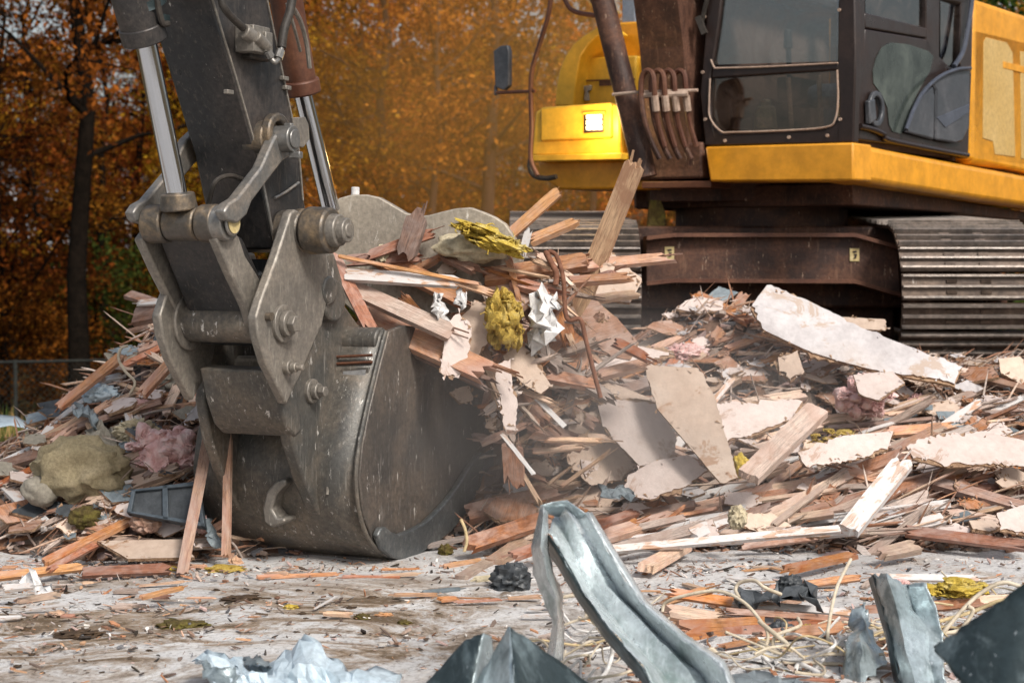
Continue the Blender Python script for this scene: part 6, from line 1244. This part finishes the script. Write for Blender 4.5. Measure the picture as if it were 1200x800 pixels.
for i in range(46):
    if i < 14: x, y = rd.uniform(655, 740), rd.uniform(725, 795)
    elif i < 36: x, y = rd.uniform(840, 1060), rd.uniform(735, 800)
    else: x, y = rd.uniform(1080, 1190), rd.uniform(690, 790)
    p = hp(x, y, .02); a = rd.gauss(0, .5); L = rd.uniform(.15, .5); d = V((math.cos(a), math.sin(a), 0)); e = V((-d.y, d.x, 0)); P = []
    for k in range(5): P.append(p+d*L*(k/4-.5)+e*rd.gauss(0, .06)+V((0, 0, abs(rd.gauss(0, .05)))))
    CABLE(P, rd.uniform(.003, .0055), rd.choice(('cable', 'cable', 'whitecable', 'yellowcable')), 'thin cream wire strand lying in the tangle on the front ground', 'wire_strand', 'wire', 'loose wire strands on the ground', 6)
for i in range(70):
    x, y = (rd.uniform(640, 1200), rd.uniform(665, 800)) if i < 45 else (rd.uniform(0, 640), rd.uniform(662, 740)); p = hp(x, y, .015)
    if H(p.x, p.y) > .02: continue
    L = rd.uniform(.04, .22); a = rd.gauss(0, .5); d = V((math.cos(a), math.sin(a), rd.uniform(-.05, .1))); w = rd.uniform(.01, .035)
    plank(p-d*L/2+ZU*.012, p+d*L/2+ZU*.012, w, w*.35, rd.choice(('w_fresh', 'w_tan', 'w_pale', 'w_red', 'w_grey', 'w_white')), 'small wood splinter lying flat on the open concrete', 'wood_splinter', 'splinter', 'small splinters on the open ground', jag=(.02, .03), n=(0, -.2, 1), m=3, k=2)

# ---------- dust drifting from the load, and an added amber glow
t = NT('drifting_dust'); t.n.remove(t.b); pv = t.nd('ShaderNodeVolumePrincipled'); pv.inputs['Color'].default_value = (.93, .87, .83, 1); pv.inputs['Anisotropy'].default_value = .2
tc = t.nd('ShaderNodeTexCoord'); ln_ = t.nd('ShaderNodeVectorMath', operation='LENGTH'); t.l(tc.outputs['Object'], ln_.inputs[0]); fo = t.nd('ShaderNodeMapRange', interpolation_type='SMOOTHSTEP')
fo.inputs[1].default_value = 1.0; fo.inputs[2].default_value = .15; fo.inputs[3].default_value = 0; fo.inputs[4].default_value = 1; t.l(ln_.outputs['Value'], fo.inputs[0])
nz = t.noise(tc.outputs['Object'], 1.6, 3, .55, .4); dn = t.math('MULTIPLY', fo.outputs[0], t.math('MULTIPLY', t.ramp(nz, [(.35, .15), (.65, 1.)]), .55)); t.l(dn, pv.inputs['Density']); t.l(pv.outputs[0], t.out.inputs['Volume'])
mb = MB(); lumpmesh(mb, (0, 0, 0), (1, 1, 1), 1, 0, 1, 2); du = mb.build('dust_or_glow_cloud', t.m, smooth=60); du.location = (.3, 8.75, .72); du.scale = (1.9, 1.15, .8); tag(du, 'thin pale dust drifting low round the bucket and the middle of the heap', 'dust', kind='stuff')

t2 = t.m.copy(); t2.name = 'amber_glow'; M['amber'] = t2  # second, added volume with a warm glow put into its colour
for n__ in t2.node_tree.nodes:
    if n__.type == 'PRINCIPLED_VOLUME': n__.inputs['Color'].default_value = (1, .52, .14, 1)
    if n__.type == 'MATH' and n__.operation == 'MULTIPLY' and not n__.inputs[1].is_linked: n__.inputs[1].default_value = .15
mb = MB(); lumpmesh(mb, (0, 0, 0), (1, 1, 1), 1, 0, 1, 2); du = mb.build('dust_or_glow_cloud', t2, smooth=60); du.location = (.35, 17.0, 3.1); du.scale = (3.6, 4.6, 2.9); tag(du, 'amber volume added as a warm glow between the machine and the wood, behind the raised load', 'dust', kind='stuff')
# ============================================================ light, camera
w = bpy.data.worlds.new('World'); scene.world = w; w.use_nodes = True; nt_ = w.node_tree; bg = nt_.nodes['Background']
sky = nt_.nodes.new('ShaderNodeTexSky'); sky.sky_type = 'NISHITA'; sky.sun_disc = False
SE, SAZ = R(44), R(148)     # azimuth clockwise from +Y
sky.sun_elevation = SE; sky.sun_rotation = SAZ; sky.air_density = 1.2; sky.dust_density = 4; sky.ozone_density = .6
hs_ = nt_.nodes.new('ShaderNodeHueSaturation'); hs_.inputs['Saturation'].default_value = .55; nt_.links.new(sky.outputs[0], hs_.inputs['Color']); nt_.links.new(hs_.outputs[0], bg.inputs[0]); bg.inputs[1].default_value = .115
sl = bpy.data.lights.new('sun', 'SUN'); sl.energy = 2.7; sl.angle = R(12); sl.color = (1, .95, .88); so = bpy.data.objects.new('sun', sl); C.objects.link(so)
sd = V((math.sin(SAZ)*math.cos(SE), math.cos(SAZ)*math.cos(SE), math.sin(SE))); so.rotation_euler = (-sd).to_track_quat('-Z', 'Y').to_euler(); so.location = sd*30
cd = bpy.data.cameras.new('camera'); cam = bpy.data.objects.new('camera', cd); C.objects.link(cam); scene.camera = cam
cd.lens = 60; cd.sensor_width = 36; cd.clip_end = 3000; cam.location = CAM; cam.rotation_euler = (R(90)-PITCH, 0, 0)
cd.dof.use_dof = True; cd.dof.focus_distance = 7.9; cd.dof.aperture_fstop = 2.8; cd.dof.aperture_blades = 7
scene.view_settings.view_transform = 'Standard'; scene.view_settings.look = 'None'; scene.view_settings.exposure = .3; scene.view_settings.gamma = 1; scene.view_settings.use_curve_mapping = False
scene.render.engine = 'CYCLES'
